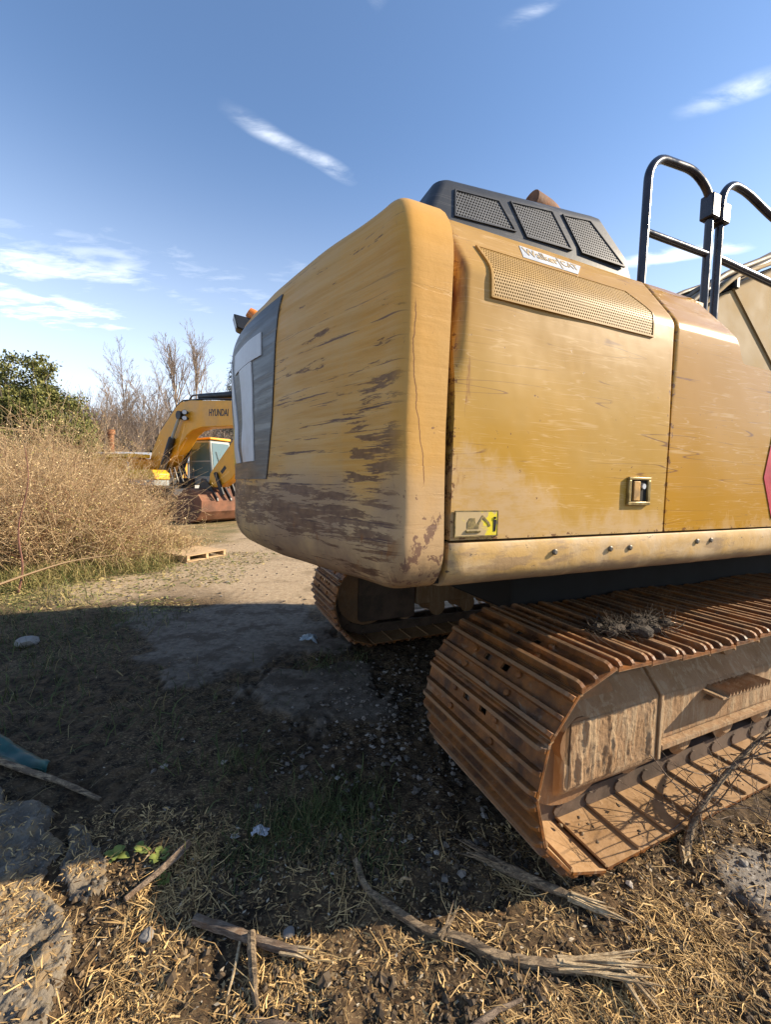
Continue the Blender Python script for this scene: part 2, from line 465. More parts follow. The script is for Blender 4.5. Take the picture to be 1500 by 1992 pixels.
M = {}
M['cw'] = material('counterweight_paint', fn_cw)
M['door'] = material('door_paint', fn_side(1.535, False))
M['panel'] = material('panel_paint', fn_side(1.475, True))
M['skirt'] = material('skirt_paint', fn_skirt)
M['steel'] = material('track_steel', fn_steel)
M['dusty'] = material('dusty_frame', fn_dusty)
M['grille'] = material('grille_sheet', fn_perf((.45, .27, .07), (.10, .06, .02), 92, .55))
M['mesh'] = material('hood_mesh', fn_perf((.11, .115, .12), (.008, .008, .009), 78, .5))
M['blackpanel'] = material('black_panel', fn_black_panel)
M['hood'] = material('hood_plastic', fn_hood)
M['white'] = flat('white_print', (.52, .54, .56), .45, .12, 12)
M['yellow_print'] = flat('yellow_print', (.62, .42, .02), .45, .15, 12)
M['blk'] = flat('black_metal', (.018, .018, .02), .35, .3, 10, bump=.05)
M['rail'] = flat('rail_paint', (.022, .020, .028), .24, .4, 14, bump=.0)
M['rust'] = flat('rusty_pipe', (.20, .085, .035), .8, .5, 12, bump=.4)
M['rustyellow'] = flat('worn_yellow', (.40, .22, .05), .6, .4, 20, bump=.3)
M['bolt'] = flat('bolt_steel', (.16, .14, .11), .5, .3, 30, metal=.4)
M['chrome'] = flat('plated_steel', (.30, .215, .075), .38, .3, 30, metal=.4)
M['dark'] = flat('dark_frame', (.010, .008, .006), .95, .3, 6)
M['grimy'] = flat('grimy_frame', (.09, .06, .04), .85, .4, 6, bump=.4)
M['red'] = flat('red_decal', (.42, .006, .03), .5, .15, 10)
M['greydecal'] = flat('grey_decal', (.22, .26, .27), .35, .15, 10)
M['orange'] = flat('orange_lens', (.65, .20, .03), .3, .3, 20)
M['boomcat'] = flat('boom_paint', (.36, .25, .115), .85, .15, 3)
M['hose'] = flat('hose', (.16, .12, .075), .6, .3, 10)
M['glass'] = material('dark_glass', lambda g: {'Base Color': (.02, .03, .03), 'Roughness': .06})


def fn_decal(g):
    p = g.obj(); n = g.noise(g.map(p, (9, 9, 9), (0, .5, 0)), 2.2, 8, .7, .5); x, y, z = g.sep(p)
    wear = g.rng(g.m('ADD', n, g.mul(g.rng(x, -.50, -.58), .22)), .53, .60)
    return {'Base Color': g.mix(wear, (.68, .56, .01), (.46, .34, .17)), 'Roughness': .5}


M['decal'] = material('warning_decal', fn_decal)
M['decal_ink'] = flat('worn_decal_ink', (.17, .125, .04), .6, .6, 60)

# ------------------------------------------------------------------ ground
CONC = [(-3.5, 5.3), (-1.0, 5.6), (-.45, 4.6), (-.55, 3.9), (-1.05, 3.5), (-1.35, 3.45), (-1.7, 3.5), (-2.6, 4.3)]
CONC2 = [(-1.15, 3.25), (-.75, 3.6), (-.1, 3.7), (.1, 3.1), (-.4, 2.75), (-.9, 2.85)]


def poly_sd(x, y, poly):
    """signed distance, positive inside"""
    d = np.full(x.shape, 1e9); ins = np.zeros(x.shape, bool); n = len(poly)
    for i in range(n):
        ax, ay = poly[i]; bx, by = poly[(i + 1) % n]
        ex, ey = bx - ax, by - ay; t = np.clip(((x - ax) * ex + (y - ay) * ey) / (ex * ex + ey * ey), 0, 1)
        d = np.minimum(d, np.hypot(x - ax - t * ex, y - ay - t * ey))
        c = ((ay > y) != (by > y)) & (x < (bx - ax) * (y - ay) / (by - ay + 1e-12) + ax)
        ins ^= c
    return np.where(ins, d, -d)


def masks(x, y):
    j = (fbm(x, y, 2.4, 5, 5) - .5) * 1.1 + (fbm(x, y, 17, 3, 6) - .5) * .22
    conc = smooth(-.05, .10, poly_sd(x, y, CONC) + j) ; conc = np.maximum(conc, smooth(-.05, .08, poly_sd(x, y, CONC2) + j))
    lot = smooth(.0, 1.0, y - 5.2 + (fbm(x, y, .7, 3, 9) - .5) * 1.6)                      # pale gravelled lot further back
    patch = smooth(-.08, .08, poly_sd(x, y, [(1.55, 1.72), (2.6, 2.1), (4, 2.6), (5, 2.2), (2.4, 1.0), (1.8, 1.2)]) + j * .5)
    verge = smooth(.3, -.6, (x + 4.15) - (y - 6.) * -.05 + (fbm(x, y, .8, 3, 31) - .5) * 2.) * smooth(4.6, 5.6, y)
    return conc, lot, patch, verge


PAVE = [([(-3.4, .6), (-3.4, 2.3), (-2.0, 2.04), (-1.62, 1.93), (-1.44, 1.78), (-1.36, 1.55), (-1.16, 1.46), (-1.04, 1.30), (-.97, 1.10), (-.9, .6)], .045, 61),
        ([(-1.50, 1.90), (-1.33, 1.80), (-1.20, 1.70), (-1.12, 1.56), (-1.15, 1.49), (-1.32, 1.575), (-1.39, 1.75)], .035, 63)]


def pave_sd(X, Y, poly, seed): return poly_sd(X, Y, poly) + (fbm(X, Y, 7., 5, seed) - .5) * .12


def pave(X, Y):
    """height of the crumbling pavement edge above the earth"""
    out = np.zeros(np.shape(X)); near = (X < -.7) & (Y < 2.6) & (X > -3.8) & (Y > .4)
    if not near.any(): return out
    x = X[near]; y = Y[near]; h = np.zeros(x.shape)
    u = x * .52 + y * .85; v = -x * .85 + y * .52                       # ridges run away from the camera
    for poly, top, seed in PAVE:
        sd_ = pave_sd(x, y, poly, seed)
        groove = smooth(.055, .0, np.abs(fbm(u * 1.1, v * 3.4, 1., 4, seed + 3) - .5)) * .034
        r_ = top + (fbm(x, y, 5, 4, seed + 7) - .5) * .045 + (fbm(x, y, 22, 3, seed + 9) - .5) * .022 + (fbm(x, y, 75, 2, seed + 5) - .5) * .014 - groove
        h = np.maximum(h, r_ * smooth(-.004, .018, sd_))
    out[near] = h; return out


def gh(x, y):
    x = np.asarray(x, float); y = np.asarray(y, float)
    if x.ndim == 0: return gh(x[None], y[None])[0]
    conc, lot, patch, verge = masks(x, y)
    near = smooth(9, 3, np.hypot(x, y))
    rough = (fbm(x, y, 2.2, 3, 1) - .5) * .07 + (fbm(x, y, 9, 4, 2) - .5) * .05 + (fbm(x, y, 30, 2, 3) - .5) * .022
    flatm = np.clip(conc + lot + patch, 0, 1)
    z = rough * near * (1 - .85 * flatm) + (fbm(x, y, .35, 3, 4) - .5) * .10 * smooth(2, 8, y) * (1 - .6 * flatm)
    z = z - .02 * near * (1 - flatm)
    return z + pave(x, y)


def axis(lo, hi, f0, f1, step, growth=1.12, far=900.):
    a = list(np.arange(f0, f1, step)); s = step; v = f1
    while v < hi: a.append(v); s *= growth; v += s
    s = step; v = f0
    b = []
    while v > lo: s *= growth; v -= s; b.append(v)
    return np.array(b[::-1] + a)


gx = axis(-900, 900, -2.6, 2.3, .0125, 1.045); gy = axis(-900, 900, 1.0, 3.6, .0125, 1.045)
X, Y = np.meshgrid(gx, gy); Z = gh(X, Y)
conc, lot, patch, verge = masks(X, Y)
nx, ny = len(gx), len(gy); idx = np.arange(nx * ny).reshape(ny, nx)
F = np.stack([idx[:-1, :-1], idx[:-1, 1:], idx[1:, 1:], idx[1:, :-1]], -1).reshape(-1, 4)
me = fast('ground', np.stack([X, Y, Z], -1).reshape(-1, 3), F)
for nm, arr in (('conc', conc), ('lot', lot), ('patch', patch), ('verge', verge)):
    at_ = me.attributes.new(nm, 'FLOAT', 'POINT'); at_.data.foreach_set('value', arr.astype(np.float32).ravel())


def fn_ground(g):
    p = g.pos(); x, y, z = g.sep(p)
    n1 = g.noise(p, 1.3, 6, .6); n2 = g.noise(p, 14, 6, .65); n3 = g.noise(p, 70, 4, .7); v = g.vor(p, 42.)
    soil = g.mix(g.rng(n2, .35, .65), (.024, .016, .010), (.115, .074, .040))
    chaff = g.rng(g.noise(g.map(p, (1, 2.2, 1), (0, 0, .6)), 48, 5, .7, .5), .52, .60)
    c = g.mix(g.mul(chaff, g.rng(n1, .35, .6), .8), soil, (.30, .215, .115))
    lotc = g.mix(g.rng(n2, .3, .7), (.31, .22, .13), (.47, .36, .23))
    lotc = g.mix(g.mul(g.rng(n3, .55, .68), .6), lotc, (.50, .44, .35))
    lotc = g.mix(g.mul(g.rng(n1, .52, .66), .55), lotc, (.19, .135, .075))
    c = g.mix(g.attr('lot'), c, lotc)
    cc = g.mix(g.rng(n2, .3, .7), (.10, .080, .058), (.19, .155, .118)); cc = g.mix(g.mul(g.rng(n3, .6, .7), .5), cc, (.40, .37, .33))
    cc = g.mix(g.mul(g.rng(g.noise(p, 3.4, 7, .68), .48, .60), .75), cc, (.062, .045, .03))
    c = g.mix(g.attr('conc'), c, cc)
    pc = g.mix(g.rng(v, .1, .5), (.36, .33, .29), (.22, .195, .165)); c = g.mix(g.attr('patch'), c, pc)
    vc = g.mix(g.rng(n2, .35, .65), (.20, .14, .065), (.33, .25, .13)); vc = g.mix(g.mul(g.rng(n1, .45, .6), .6), vc, (.12, .115, .045))
    c = g.mix(g.attr('verge'), c, vc)
    h = g.m('ADD', g.mul(n2, .6), g.m('ADD', g.mul(n3, .35), g.mul(chaff, .15)))
    return {'Base Color': c, 'Roughness': .95, 'Specular IOR Level': .2, 'Normal': g.bump(h, .7, .02)}


M['ground'] = material('earth_and_gravel', fn_ground)
gr = link('ground', me, M['ground'], smooth=True); tag(gr, 'bare earth and gravel lot', kind='structure')

# ------------------------------------------------------------------ the near excavator
TH = math.atan2(.4052, .9142); ORG = Vector((.878, 1.612, 0))
cex, sex = math.cos(TH), math.sin(TH)
def mw_(x, y): return (ORG.x + x * cex - y * sex, ORG.y + x * sex + y * cex)     # machine -> world plan
exc = empty('excavator', ORG, TH)
tag(exc, 'scraped yellow crawler excavator seen close up from its rear corner', 'excavator')
YC = 1.70                                                   # centre line of the machine

# --- counterweight: plan outline with vertical fillets
ctrl = [(-.690, .10), (-.76, .10), (-.815, .100), (-.845, .104), (-.866, .118), (-.882, .148), (-.897, .20), (-.932, .30), (-1.045, .60), (-1.165, 1.0), (-1.24, 1.35), (-1.268, YC)]
ctrl = ctrl + [(x, 2 * YC - y) for x, y in ctrl[-2::-1]]


def catmull(P, k):
    P = [np.array(p) for p in P]; out = []
    for i in range(len(P) - 1):
        p0 = P[max(i - 1, 0)]; p1 = P[i]; p2 = P[i + 1]; p3 = P[min(i + 2, len(P) - 1)]
        for j in range(k):
            t = j / k
            out.append(.5 * ((2 * p1) + (-p0 + p2) * t + (2 * p0 - 5 * p1 + 4 * p2 - p3) * t * t + (-p0 + 3 * p1 - 3 * p2 + p3) * t ** 3))
    out.append(P[-1]); return np.array(out)


OUT = catmull(ctrl, 6)
tan = np.gradient(OUT, axis=0); tan /= np.linalg.norm(tan, axis=1, keepdims=True)
NRM = np.stack([-tan[:, 1], tan[:, 0]], 1)                  # outward
if NRM[len(NRM) // 2, 0] > 0: NRM = -NRM
ZB, ZT = 1.272, 2.655


def inset(z):
    i = 0.
    if z < 1.44: t = min(1, (1.44 - z) / (1.44 - ZB)); i += .13 * (1 - math.sqrt(max(0, 1 - t * t)))
    if z > 2.40: t = min(1, (z - 2.40) / (ZT - 2.40)); i += .22 * (1 - math.sqrt(max(0, 1 - t * t)))
    i += .010 * math.sin((z - 1.4) * 4.2)
    return i


zs = [ZB + (1.44 - ZB) * (1 - math.cos(t * math.pi / 2 / 6)) for t in range(7)] + list(np.linspace(1.48, 2.38, 26)) + [2.40 + (ZT - 2.40) * math.sin(t * math.pi / 2 / 8) for t in range(9)]
mb = MB(); rings = []
def ring(ins, z):
    P = np.stack([-.690 + (OUT[:, 0] + .690) * max(.05, 1 - ins / .578), YC + (OUT[:, 1] - YC) * (1 - ins / 1.6)], 1); r = []
    for k, (x, y) in enumerate(P):
        x = min(x, -.690)
        w_ = 0 if ins > .25 else .013 * (float(vnoise(np.array([y * 5.]), np.array([z * 7.]), 77)[0]) - .5)
        r.append((x + (w_ if x < -.69 else 0), y, z))
    return r
rings.append(ring(.45, ZB + .02)); rings += [ring(inset(z), z) for z in zs]; rings.append(ring(.34, ZT + .012)); rings.append(ring(.5, ZT + .016))
mb.loft(rings, cap=True)
cw = mb.build('counterweight', M['cw'], exc, smooth=True, angle=1.0)


def cw_pt(y, z, off):
    h = slice(8, len(OUT) - 8)
    o = OUT[h]; n_ = NRM[h]
    i = inset(z) - off
    y0 = YC + (y - YC) / (1 - i / 1.6); x = np.interp(y0, o[:, 1], o[:, 0])
    dent = .013 * (float(vnoise(np.array([y * 5.]), np.array([z * 7.]), 77)[0]) - .5)      # follow the dents of the casting
    return (-.690 + (x + .690) * (1 - i / .578) + dent, y, z)


def on_cw(name, mat, quads, off, parent, nu=14, nv=14):
    """thin sheet lying on the counterweight; quads of (y,z) corners"""
    mb = MB()
    for q in quads:
        q = [np.array(p, float) for p in q]
        top, bot = [], []
        for i in range(nu + 1):
            for j in range(nv + 1):
                u, v = i / nu, j / nv
                p = (1 - u) * (1 - v) * q[0] + u * (1 - v) * q[1] + u * v * q[2] + (1 - u) * v * q[3]
                top.append(cw_pt(p[0], p[1], off)); bot.append(cw_pt(p[0], p[1], -.004))
        F = []; m_ = nv + 1; n0 = len(top)
        for i in range(nu):
            for j in range(nv):
                a = i * m_ + j; F.append((a, a + 1, a + m_ + 1, a + m_))
        for i in range(nu):
            for j in (0, nv): a = i * m_ + j; F.append((a, a + m_, a + m_ + n0, a + n0))
        for j in range(nv):
            for i in (0, nu): a = i * m_ + j; F.append((a, a + 1, a + 1 + n0, a + n0))
        mb.add(top + bot, F)
    return mb.build(name, mat, parent, smooth=True, angle=.6)


pn = on_cw('rear_panel', M['blackpanel'], [[(.84, 2.50), (2 * YC - .84, 2.50), (2 * YC - 1.02, 1.665), (1.02, 1.665)]], .007, cw, 60, 36)
pn['label'] = 'scratched black rear panel of the counterweight'
on_cw('letter', M['white'], [[(1.04, 2.385), (1.52, 2.385), (1.52, 2.275), (1.04, 2.275)], [(1.17, 2.272), (1.40, 2.272), (1.40, 1.76), (1.17, 1.76)]], .0125, cw)
on_cw('letter', M['white'], [[(1.66, 2.385), (1.80, 2.385), (1.62, 1.76), (1.47, 1.76)], [(1.80, 2.385), (1.94, 2.385), (2.13, 1.76), (1.98, 1.76)]], .0125, cw)
on_cw('letter_triangle', M['yellow_print'], [[(1.795, 2.08), (1.805, 2.08), (1.97, 1.76), (1.63, 1.76)]], .0105, cw)
on_cw('letter', M['white'], [[(2.16, 2.385), (2.56, 2.385), (2.56, 2.27), (2.16, 2.27)], [(2.42, 2.268), (2.56, 2.268), (2.56, 1.878), (2.42, 1.878)], [(2.16, 1.876), (2.56, 1.876), (2.56, 1.76), (2.16, 1.76)]], .0125, cw)

# rear view camera with its lamp on the top edge of the counterweight
mb = MB(); px_, py_, pz_ = -1.13, 1.66, 2.615
mb.loft([[(px_ - .15, py_ - .05, pz_ + .05), (px_ - .15, py_ + .05, pz_ + .05), (px_ - .13, py_ + .05, pz_ - .03), (px_ - .13, py_ - .05, pz_ - .03)],
         [(px_ + .03, py_ - .055, pz_ + .03), (px_ + .03, py_ + .055, pz_ + .03), (px_ + .03, py_ + .055, pz_ - .08), (px_ + .03, py_ - .055, pz_ - .08)]])
kc = mb.build('rear_camera', M['blk'], exc, bevel=.008)
mb = MB(); mb.tube([(px_ + .0, py_ - .02, pz_ + .015), (px_ - .03, py_ - .02, pz_ + .065), (px_ - .06, py_ - .02, pz_ + .085)], [.045, .045, .03], 12)
mb.build('marker_lamp', M['orange'], kc, smooth=True)

# --- side cross section: door / panel skin
def section():
    """(y,z) polyline of the flank from sill to hood edge with a rounded shoulder"""
    a = [(.10, 1.456), (.10, 2.375)]
    for k in range(1, 9):
        t = k / 8; a.append((((1 - t) ** 2) * .10 + 2 * t * (1 - t) * .101 + t * t * .133, ((1 - t) ** 2) * 2.375 + 2 * t * (1 - t) * 2.408 + t * t * 2.452))
    a.append((.275, 2.655)); a.append((.31, 2.668))
    return np.array(a)


SEC = section(); SL = np.concatenate([[0], np.cumsum(np.linalg.norm(np.diff(SEC, axis=0), axis=1))])
def sec_at(L): return np.interp(L, SL, SEC[:, 0]), np.interp(L, SL, SEC[:, 1])
def sec_n(L):
    a = np.array(sec_at(L - .004)); b = np.array(sec_at(L + .004)); t = (b - a) / (np.linalg.norm(b - a) + 1e-9); return -t[1], t[0]


def flank(name, mat, xs, topL, parent, bend=None, thick=.03, dent=0.):
    rings = []
    for x in xs:
        Ls = np.concatenate([np.linspace(0, .919, 14), np.linspace(.925, 1.01, 12), np.linspace(1.03, SL[-1], 6)])
        Ls = np.minimum(Ls, topL(x)); r = []
        b = bend(x) if bend else 0.
        for L in Ls:
            y, z = sec_at(L)
            dn = dent * (float(fbm(np.array([x]), np.array([z]), 3.1, 2, 12)[0]) - .5)
            bb = b * float(smooth(1.95, 2.3, np.array(z))) if bend else 0.
            r.append((x, y + dn + bb, z))
        ye, ze = r[-1][1], r[-1][2]
        r.append((x, ye + .06, ze - .002)); r.append((x, ye + .06, 1.47)); r.append((x, .10 + thick + b, 1.456))
        rings.append(r)
    mb = MB(); mb.loft(rings)
    return mb.build(name, mat, parent, smooth=True, angle=.75)


full = lambda x: SL[-1]
dxs = list(np.linspace(-.664, -.56, 9)) + list(np.linspace(-.52, .48, 18)) + [.488, .494]
door = flank('access_door', M['door'], dxs, full, exc, bend=lambda x: .045 * max(0, 1 - (x + .664) / .045) ** 2 + (.004 if x > .49 else 0), dent=.010)


def notch(x):
    Lz = np.interp(2.29, SEC[:, 1], SL)
    return float(SL[-1] + (Lz - SL[-1]) * float(smooth(.86, 1.06, np.array(x))))
pxs = [.506, .512] + list(np.linspace(.53, .84, 6)) + list(np.linspace(.86, 1.08, 16)) + list(np.linspace(1.15, 4.2, 14))
panel = flank('front_side_panel', M['panel'], pxs, notch, exc, bend=lambda x: (.005 if x < .51 else 0), dent=.006)
panel['label'] = 'glossier side panel in front of the access door'


def on_flank(mb, poly, off, th=.003, grid=None):
    """sheet over the flank given as quad (x, L) corners"""
    nu, nv = grid or (2, 8); q = [np.array(p, float) for p in poly]; top = []; bot = []
    for i in range(nu + 1):
        for j in range(nv + 1):
            u, v = i / nu, j / nv
            x, L = (1 - u) * (1 - v) * q[0] + u * (1 - v) * q[1] + u * v * q[2] + (1 - u) * v * q[3]
            y, z = sec_at(L); ny_, nz_ = sec_n(L)
            top.append((x, y + ny_ * off, z + nz_ * off)); bot.append((x, y + ny_ * (off - th), z + nz_ * (off - th)))
    m_ = nv + 1; n0 = len(top); F = []
    for i in range(nu):
        for j in range(nv):
            a = i * m_ + j; F.append((a, a + 1, a + m_ + 1, a + m_))
    for i in range(nu):
        for j in (0, nv): a = i * m_ + j; F.append((a, a + m_, a + m_ + n0, a + n0))
    for j in range(nv):
        for i in (0, nu): a = i * m_ + j; F.append((a, a + 1, a + 1 + n0, a + n0))
    mb.add(top + bot, F)


def Lz(z): return float(np.interp(z, SEC[:, 1], SL))
# grille with a cut corner, on the shoulder of the door, in a thin raised frame
mb = MB(); on_flank(mb, [(-.515, Lz(2.316)), (.335, Lz(2.316)), (.335, Lz(2.415)), (-.52, Lz(2.415))], .004, .006, (6, 10))
on_flank(mb, [(-.52, Lz(2.4151)), (.335, Lz(2.4151)), (.245, Lz(2.51)), (-.535, Lz(2.51))], .004, .006, (6, 10))
grl = mb.build('grille', M['grille'], door, smooth=True)
mb = MB()
for q in ([(-.525, 2.309), (.343, 2.309), (.343, 2.316), (-.525, 2.316)], [(-.545, 2.510), (.25, 2.510), (.25, 2.517), (-.545, 2.517)], [(.335, 2.316), (.343, 2.316), (.343, 2.415), (.335, 2.415)],
          [(.335, 2.415), (.343, 2.415), (.253, 2.513), (.245, 2.510)], [(-.528, 2.310), (-.517, 2.316), (-.522, 2.42), (-.532, 2.42)], [(-.532, 2.42), (-.522, 2.42), (-.535, 2.51), (-.546, 2.513)]):
    on_flank(mb, [(x, Lz(z)) for x, z in q], .0065, .008, (2, 6))
mb.build('grille_frame', M['door'], door, smooth=True)


def text_mesh(name, body, size, mat, parent, matrix, extrude=.0015, shear=0., sx=1., bold=.012):
    cu = bpy.data.curves.new(name, 'FONT'); cu.body = body; cu.size = size; cu.extrude = extrude; cu.shear = shear
    cu.align_x = 'LEFT'; cu.align_y = 'BOTTOM'; cu.offset = size * bold
    o = bpy.data.objects.new(name + '_tmp', cu); COL.objects.link(o)
    bpy.context.view_layer.update()
    me = bpy.data.meshes.new_from_object(o.evaluated_get(bpy.context.evaluated_depsgraph_get()))
    bpy.data.objects.remove(o); bpy.data.curves.remove(cu)
    me.transform(Matrix.Diagonal((sx, 1, 1, 1))); me.transform(matrix)
    return link(name, me, mat, parent)


# dealer sticker on the sloping shoulder
sl_dir = Vector((0, .275 - .15, 2.655 - 2.475)).normalized(); sl_n = Vector((0, -sl_dir.z, sl_dir.y))
def slope_pt(x, s, off): return Vector((x, .15, 2.475)) + sl_dir * s + sl_n * off
def slope_mat(x, s, off):
    m_ = Matrix(((1, 0, 0), tuple(sl_dir), tuple(sl_n))).transposed().to_4x4(); m_.translation = slope_pt(x, s, off); return m_
mb = MB(); q = [(-.31, .075), (-.02, .072), (.045, .155), (-.29, .165)]
mb.loft([[slope_pt(x, s, 0.001) for x, s in q], [slope_pt(x, s, .0035) for x, s in q]])
stk = mb.build('dealer_sticker', M['white'], door)
M['sticker_ink'] = flat('sticker_ink', (.47, .36, .20), .5, .2, 20)
text_mesh('sticker_lettering', 'Walker', .073, M['sticker_ink'], stk, slope_mat(-.285, .088, .0045), .0006, sx=.80, bold=.012)
text_mesh('sticker_lettering', 'CAT', .060, M['sticker_ink'], stk, slope_mat(-.088, .094, .0045), .0006, sx=.80, bold=.012)
mb = MB(); q = [(-.103, .08), (-.098, .08), (-.094, .158), (-.099, .158)]
mb.loft([[slope_pt(x, s, .003) for x, s in q], [slope_pt(x, s, .0052) for x, s in q]]); mb.build('sticker_bar', M['sticker_ink'], stk)

# warning decal: a worn yellow plate with a machine and a standing figure
mb = MB(); mb.box(-.648, -.468, .0945, .101, 1.472, 1.558); dc = mb.build('warning_decal', M['decal'], door)
def flat_poly(mb, pts, y0, y1): mb.prism(pts, y0, y1, 'y')
mb = MB()
for a, b, c, d in ((-.652, -.464, 1.5585, 1.562), (-.652, -.464, 1.468, 1.4715), (-.652, -.6485, 1.4715, 1.5585), (-.4675, -.464, 1.4715, 1.5585)): mb.box(a, b, .0935, .1, c, d)
mb.build('decal_border', M['decal_ink'], dc)
mb = MB()
flat_poly(mb, [(-.60, 1.497), (-.55, 1.497), (-.55, 1.512), (-.565, 1.516), (-.568, 1.535), (-.59, 1.535), (-.60, 1.52)], .0930, .0944)
flat_poly(mb, [(-.556, 1.515), (-.535, 1.545), (-.505, 1.52), (-.498, 1.505), (-.506, 1.503), (-.512, 1.515), (-.535, 1.535), (-.55, 1.51)], .0927, .0944)
mb.tube([(-.605, .0936, 1.488), (-.545, .0936, 1.488)], .006, 6)
mb.build('decal_machine_figure', M['decal_ink'], dc)
mb = MB(); flat_poly(mb, [(-.486, 1.528), (-.472, 1.528), (-.473, 1.505), (-.475, 1.485), (-.478, 1.485), (-.479, 1.502), (-.481, 1.485), (-.484, 1.485), (-.485, 1.505)], .0930, .0944)
mb.tube([(-.479, .0936, 1.531), (-.479, .0936, 1.539)], .0045, 8); mb.build('decal_person_figure', M['blk'], dc)

# latch: raised frame round a recessed paddle with a key barrel
mb = MB(); x0, x1, z0, z1 = .232, .378, 1.578, 1.702
for a, b, c, d in ((x0, x1, z1 - .013, z1), (x0, x1, z0, z0 + .016), (x0, x0 + .018, z0 + .016, z1 - .013), (x1 - .02, x1, z0 + .016, z1 - .013)): mb.box(a, b, .088, .101, c, d)
lt = mb.build('door_latch', M['chrome'], door, bevel=.003)
mb = MB(); mb.box(x0 + .018, x1 - .02, .0965, .1005, z0 + .016, z1 - .013); mb.build('latch_recess', M['dark'], lt)
mb = MB(); mb.box(x0 + .035, x1 - .068, .0900, .0990, z0 + .02, z1 - .018); mb.build('latch_paddle', M['rustyellow'], lt, bevel=.003)
mb = MB(); mb.cyl((x1 - .044, .090, z1 - .04), (x1 - .044, .0985, z1 - .04), .012, 14); mb.build('key_barrel', M['white'], lt, smooth=True)

# decals on the front panel
mb = MB(); mb.prism([(1.315, 1.725), (1.36, 1.90), (2.6, 1.90), (2.6, 1.50), (1.425, 1.50)], .0955, .0975); mb.build('red_stripe', M['red'], panel)
mb = MB(); mb.prism([(1.362, 1.905), (1.40, 2.05), (2.6, 2.05), (2.6, 1.905)], .0955, .0975); mb.build('grey_stripe', M['greydecal'], panel)

# --- sill skirt with its bolts
def skirt_sec():
    a = [(.103, 1.446), (.099, 1.438), (.098, 1.40), (.099, 1.362)]
    for k in range(1, 7):
        t = k / 6 * math.pi / 2; a.append((.099 + .085 * (1 - math.cos(t)), 1.362 - .085 * math.sin(t)))
    return a + [(.30, 1.275), (.30, 1.446)]
rings = []
for x in [-.668] + list(np.linspace(-.660, 4.2, 76)):
    d = .012 * (float(fbm(np.array([x]), np.array([3.]), 4., 3, 20)[0]) - .5); e = .006 if x < -.664 else 0.
    rings.append([(x, y + d + e + (.006 * (float(vnoise(np.array([x * 18]), np.array([z * 25]), 8)[0]) - .5) if y < .2 else 0), z) for y, z in skirt_sec()])
mb = MB(); mb.loft(rings); sk = mb.build('sill_skirt', M['skirt'], exc, smooth=True, angle=.8)
sk['label'] = 'dusty dented sill below the doors'
for bx_, bz_ in ((-.177, 1.394), (.142, 1.392), (.267, 1.391), (.755, 1.40), (.867, 1.402)):
    mb = MB(); mb.tube([(bx_, .105, bz_), (bx_, .090, bz_), (bx_, .086, bz_)], [.0125, .0125, .008], 8); mb.build('bolt', M['bolt'], sk, smooth=True)

# --- core of the upper structure, deck, far side
mb = MB(); mb.box(-.69, 3.0, .165, 2 * YC - .12, 1.29, 2.28); mb.box(3.0, 4.15, .165, 1.3, 1.29, 2.28); mb.build('inner_body', M['dark'], exc)
mb = MB(); mb.box(-.685, 1.02, .29, 2 * YC - .12, 2.285, 2.655); mb.box(-.685, 1.02, 2 * YC - .12, 2 * YC - .10, 1.46, 2.5)
mb.build('upper_deck', M['door'], exc)
mb = MB(); mb.box(1.02, 4.15, .13, 1.15, 2.281, 2.292); mb.build('front_deck', M['blk'], exc)

# --- hood with three mesh windows
rings = []
def hring(x0, x1, y0, y1, z, r=.045, k=6):
    P = []
    for cx_, cy_, a0 in ((x1 - r, y0 + r, -90), (x1 - r, y1 - r, 0), (x0 + r, y1 - r, 90), (x0 + r, y0 + r, 180)):
        for i in range(k + 1):
            a = R(a0 + 90 * i / k); x = cx_ + r * math.cos(a)
            P.append((x, cy_ + r * math.sin(a), z + (.095 * (x + .1) if z > 2.7 else .0)))
    return P
def hs(t):          # 0 base .. 1 top
    return (-.735 + .145 * t, .500 - .20 * t, .292 + .075 * t, 1.75 - .10 * t, 2.64 + .285 * t)
for t in (0, .1, .25, .4, .55, .7, .82, .9):
    a = hs(t); rings.append(hring(*a))
for i, t in enumerate((.955, .985, 1.0)):
    a = hs(t); ins = (.012, .035, .075)[i]; rings.append(hring(a[0] + ins, a[1] - ins, a[2] + ins, a[3] - ins, a[4], .045))
mb = MB(); mb.loft(rings); hood = mb.build('engine_hood', M['hood'], exc, smooth=True, angle=.9)
def hood_y(z, x=0.): return .292 + .075 * (z - .095 * (x + .1) - 2.64) / .285
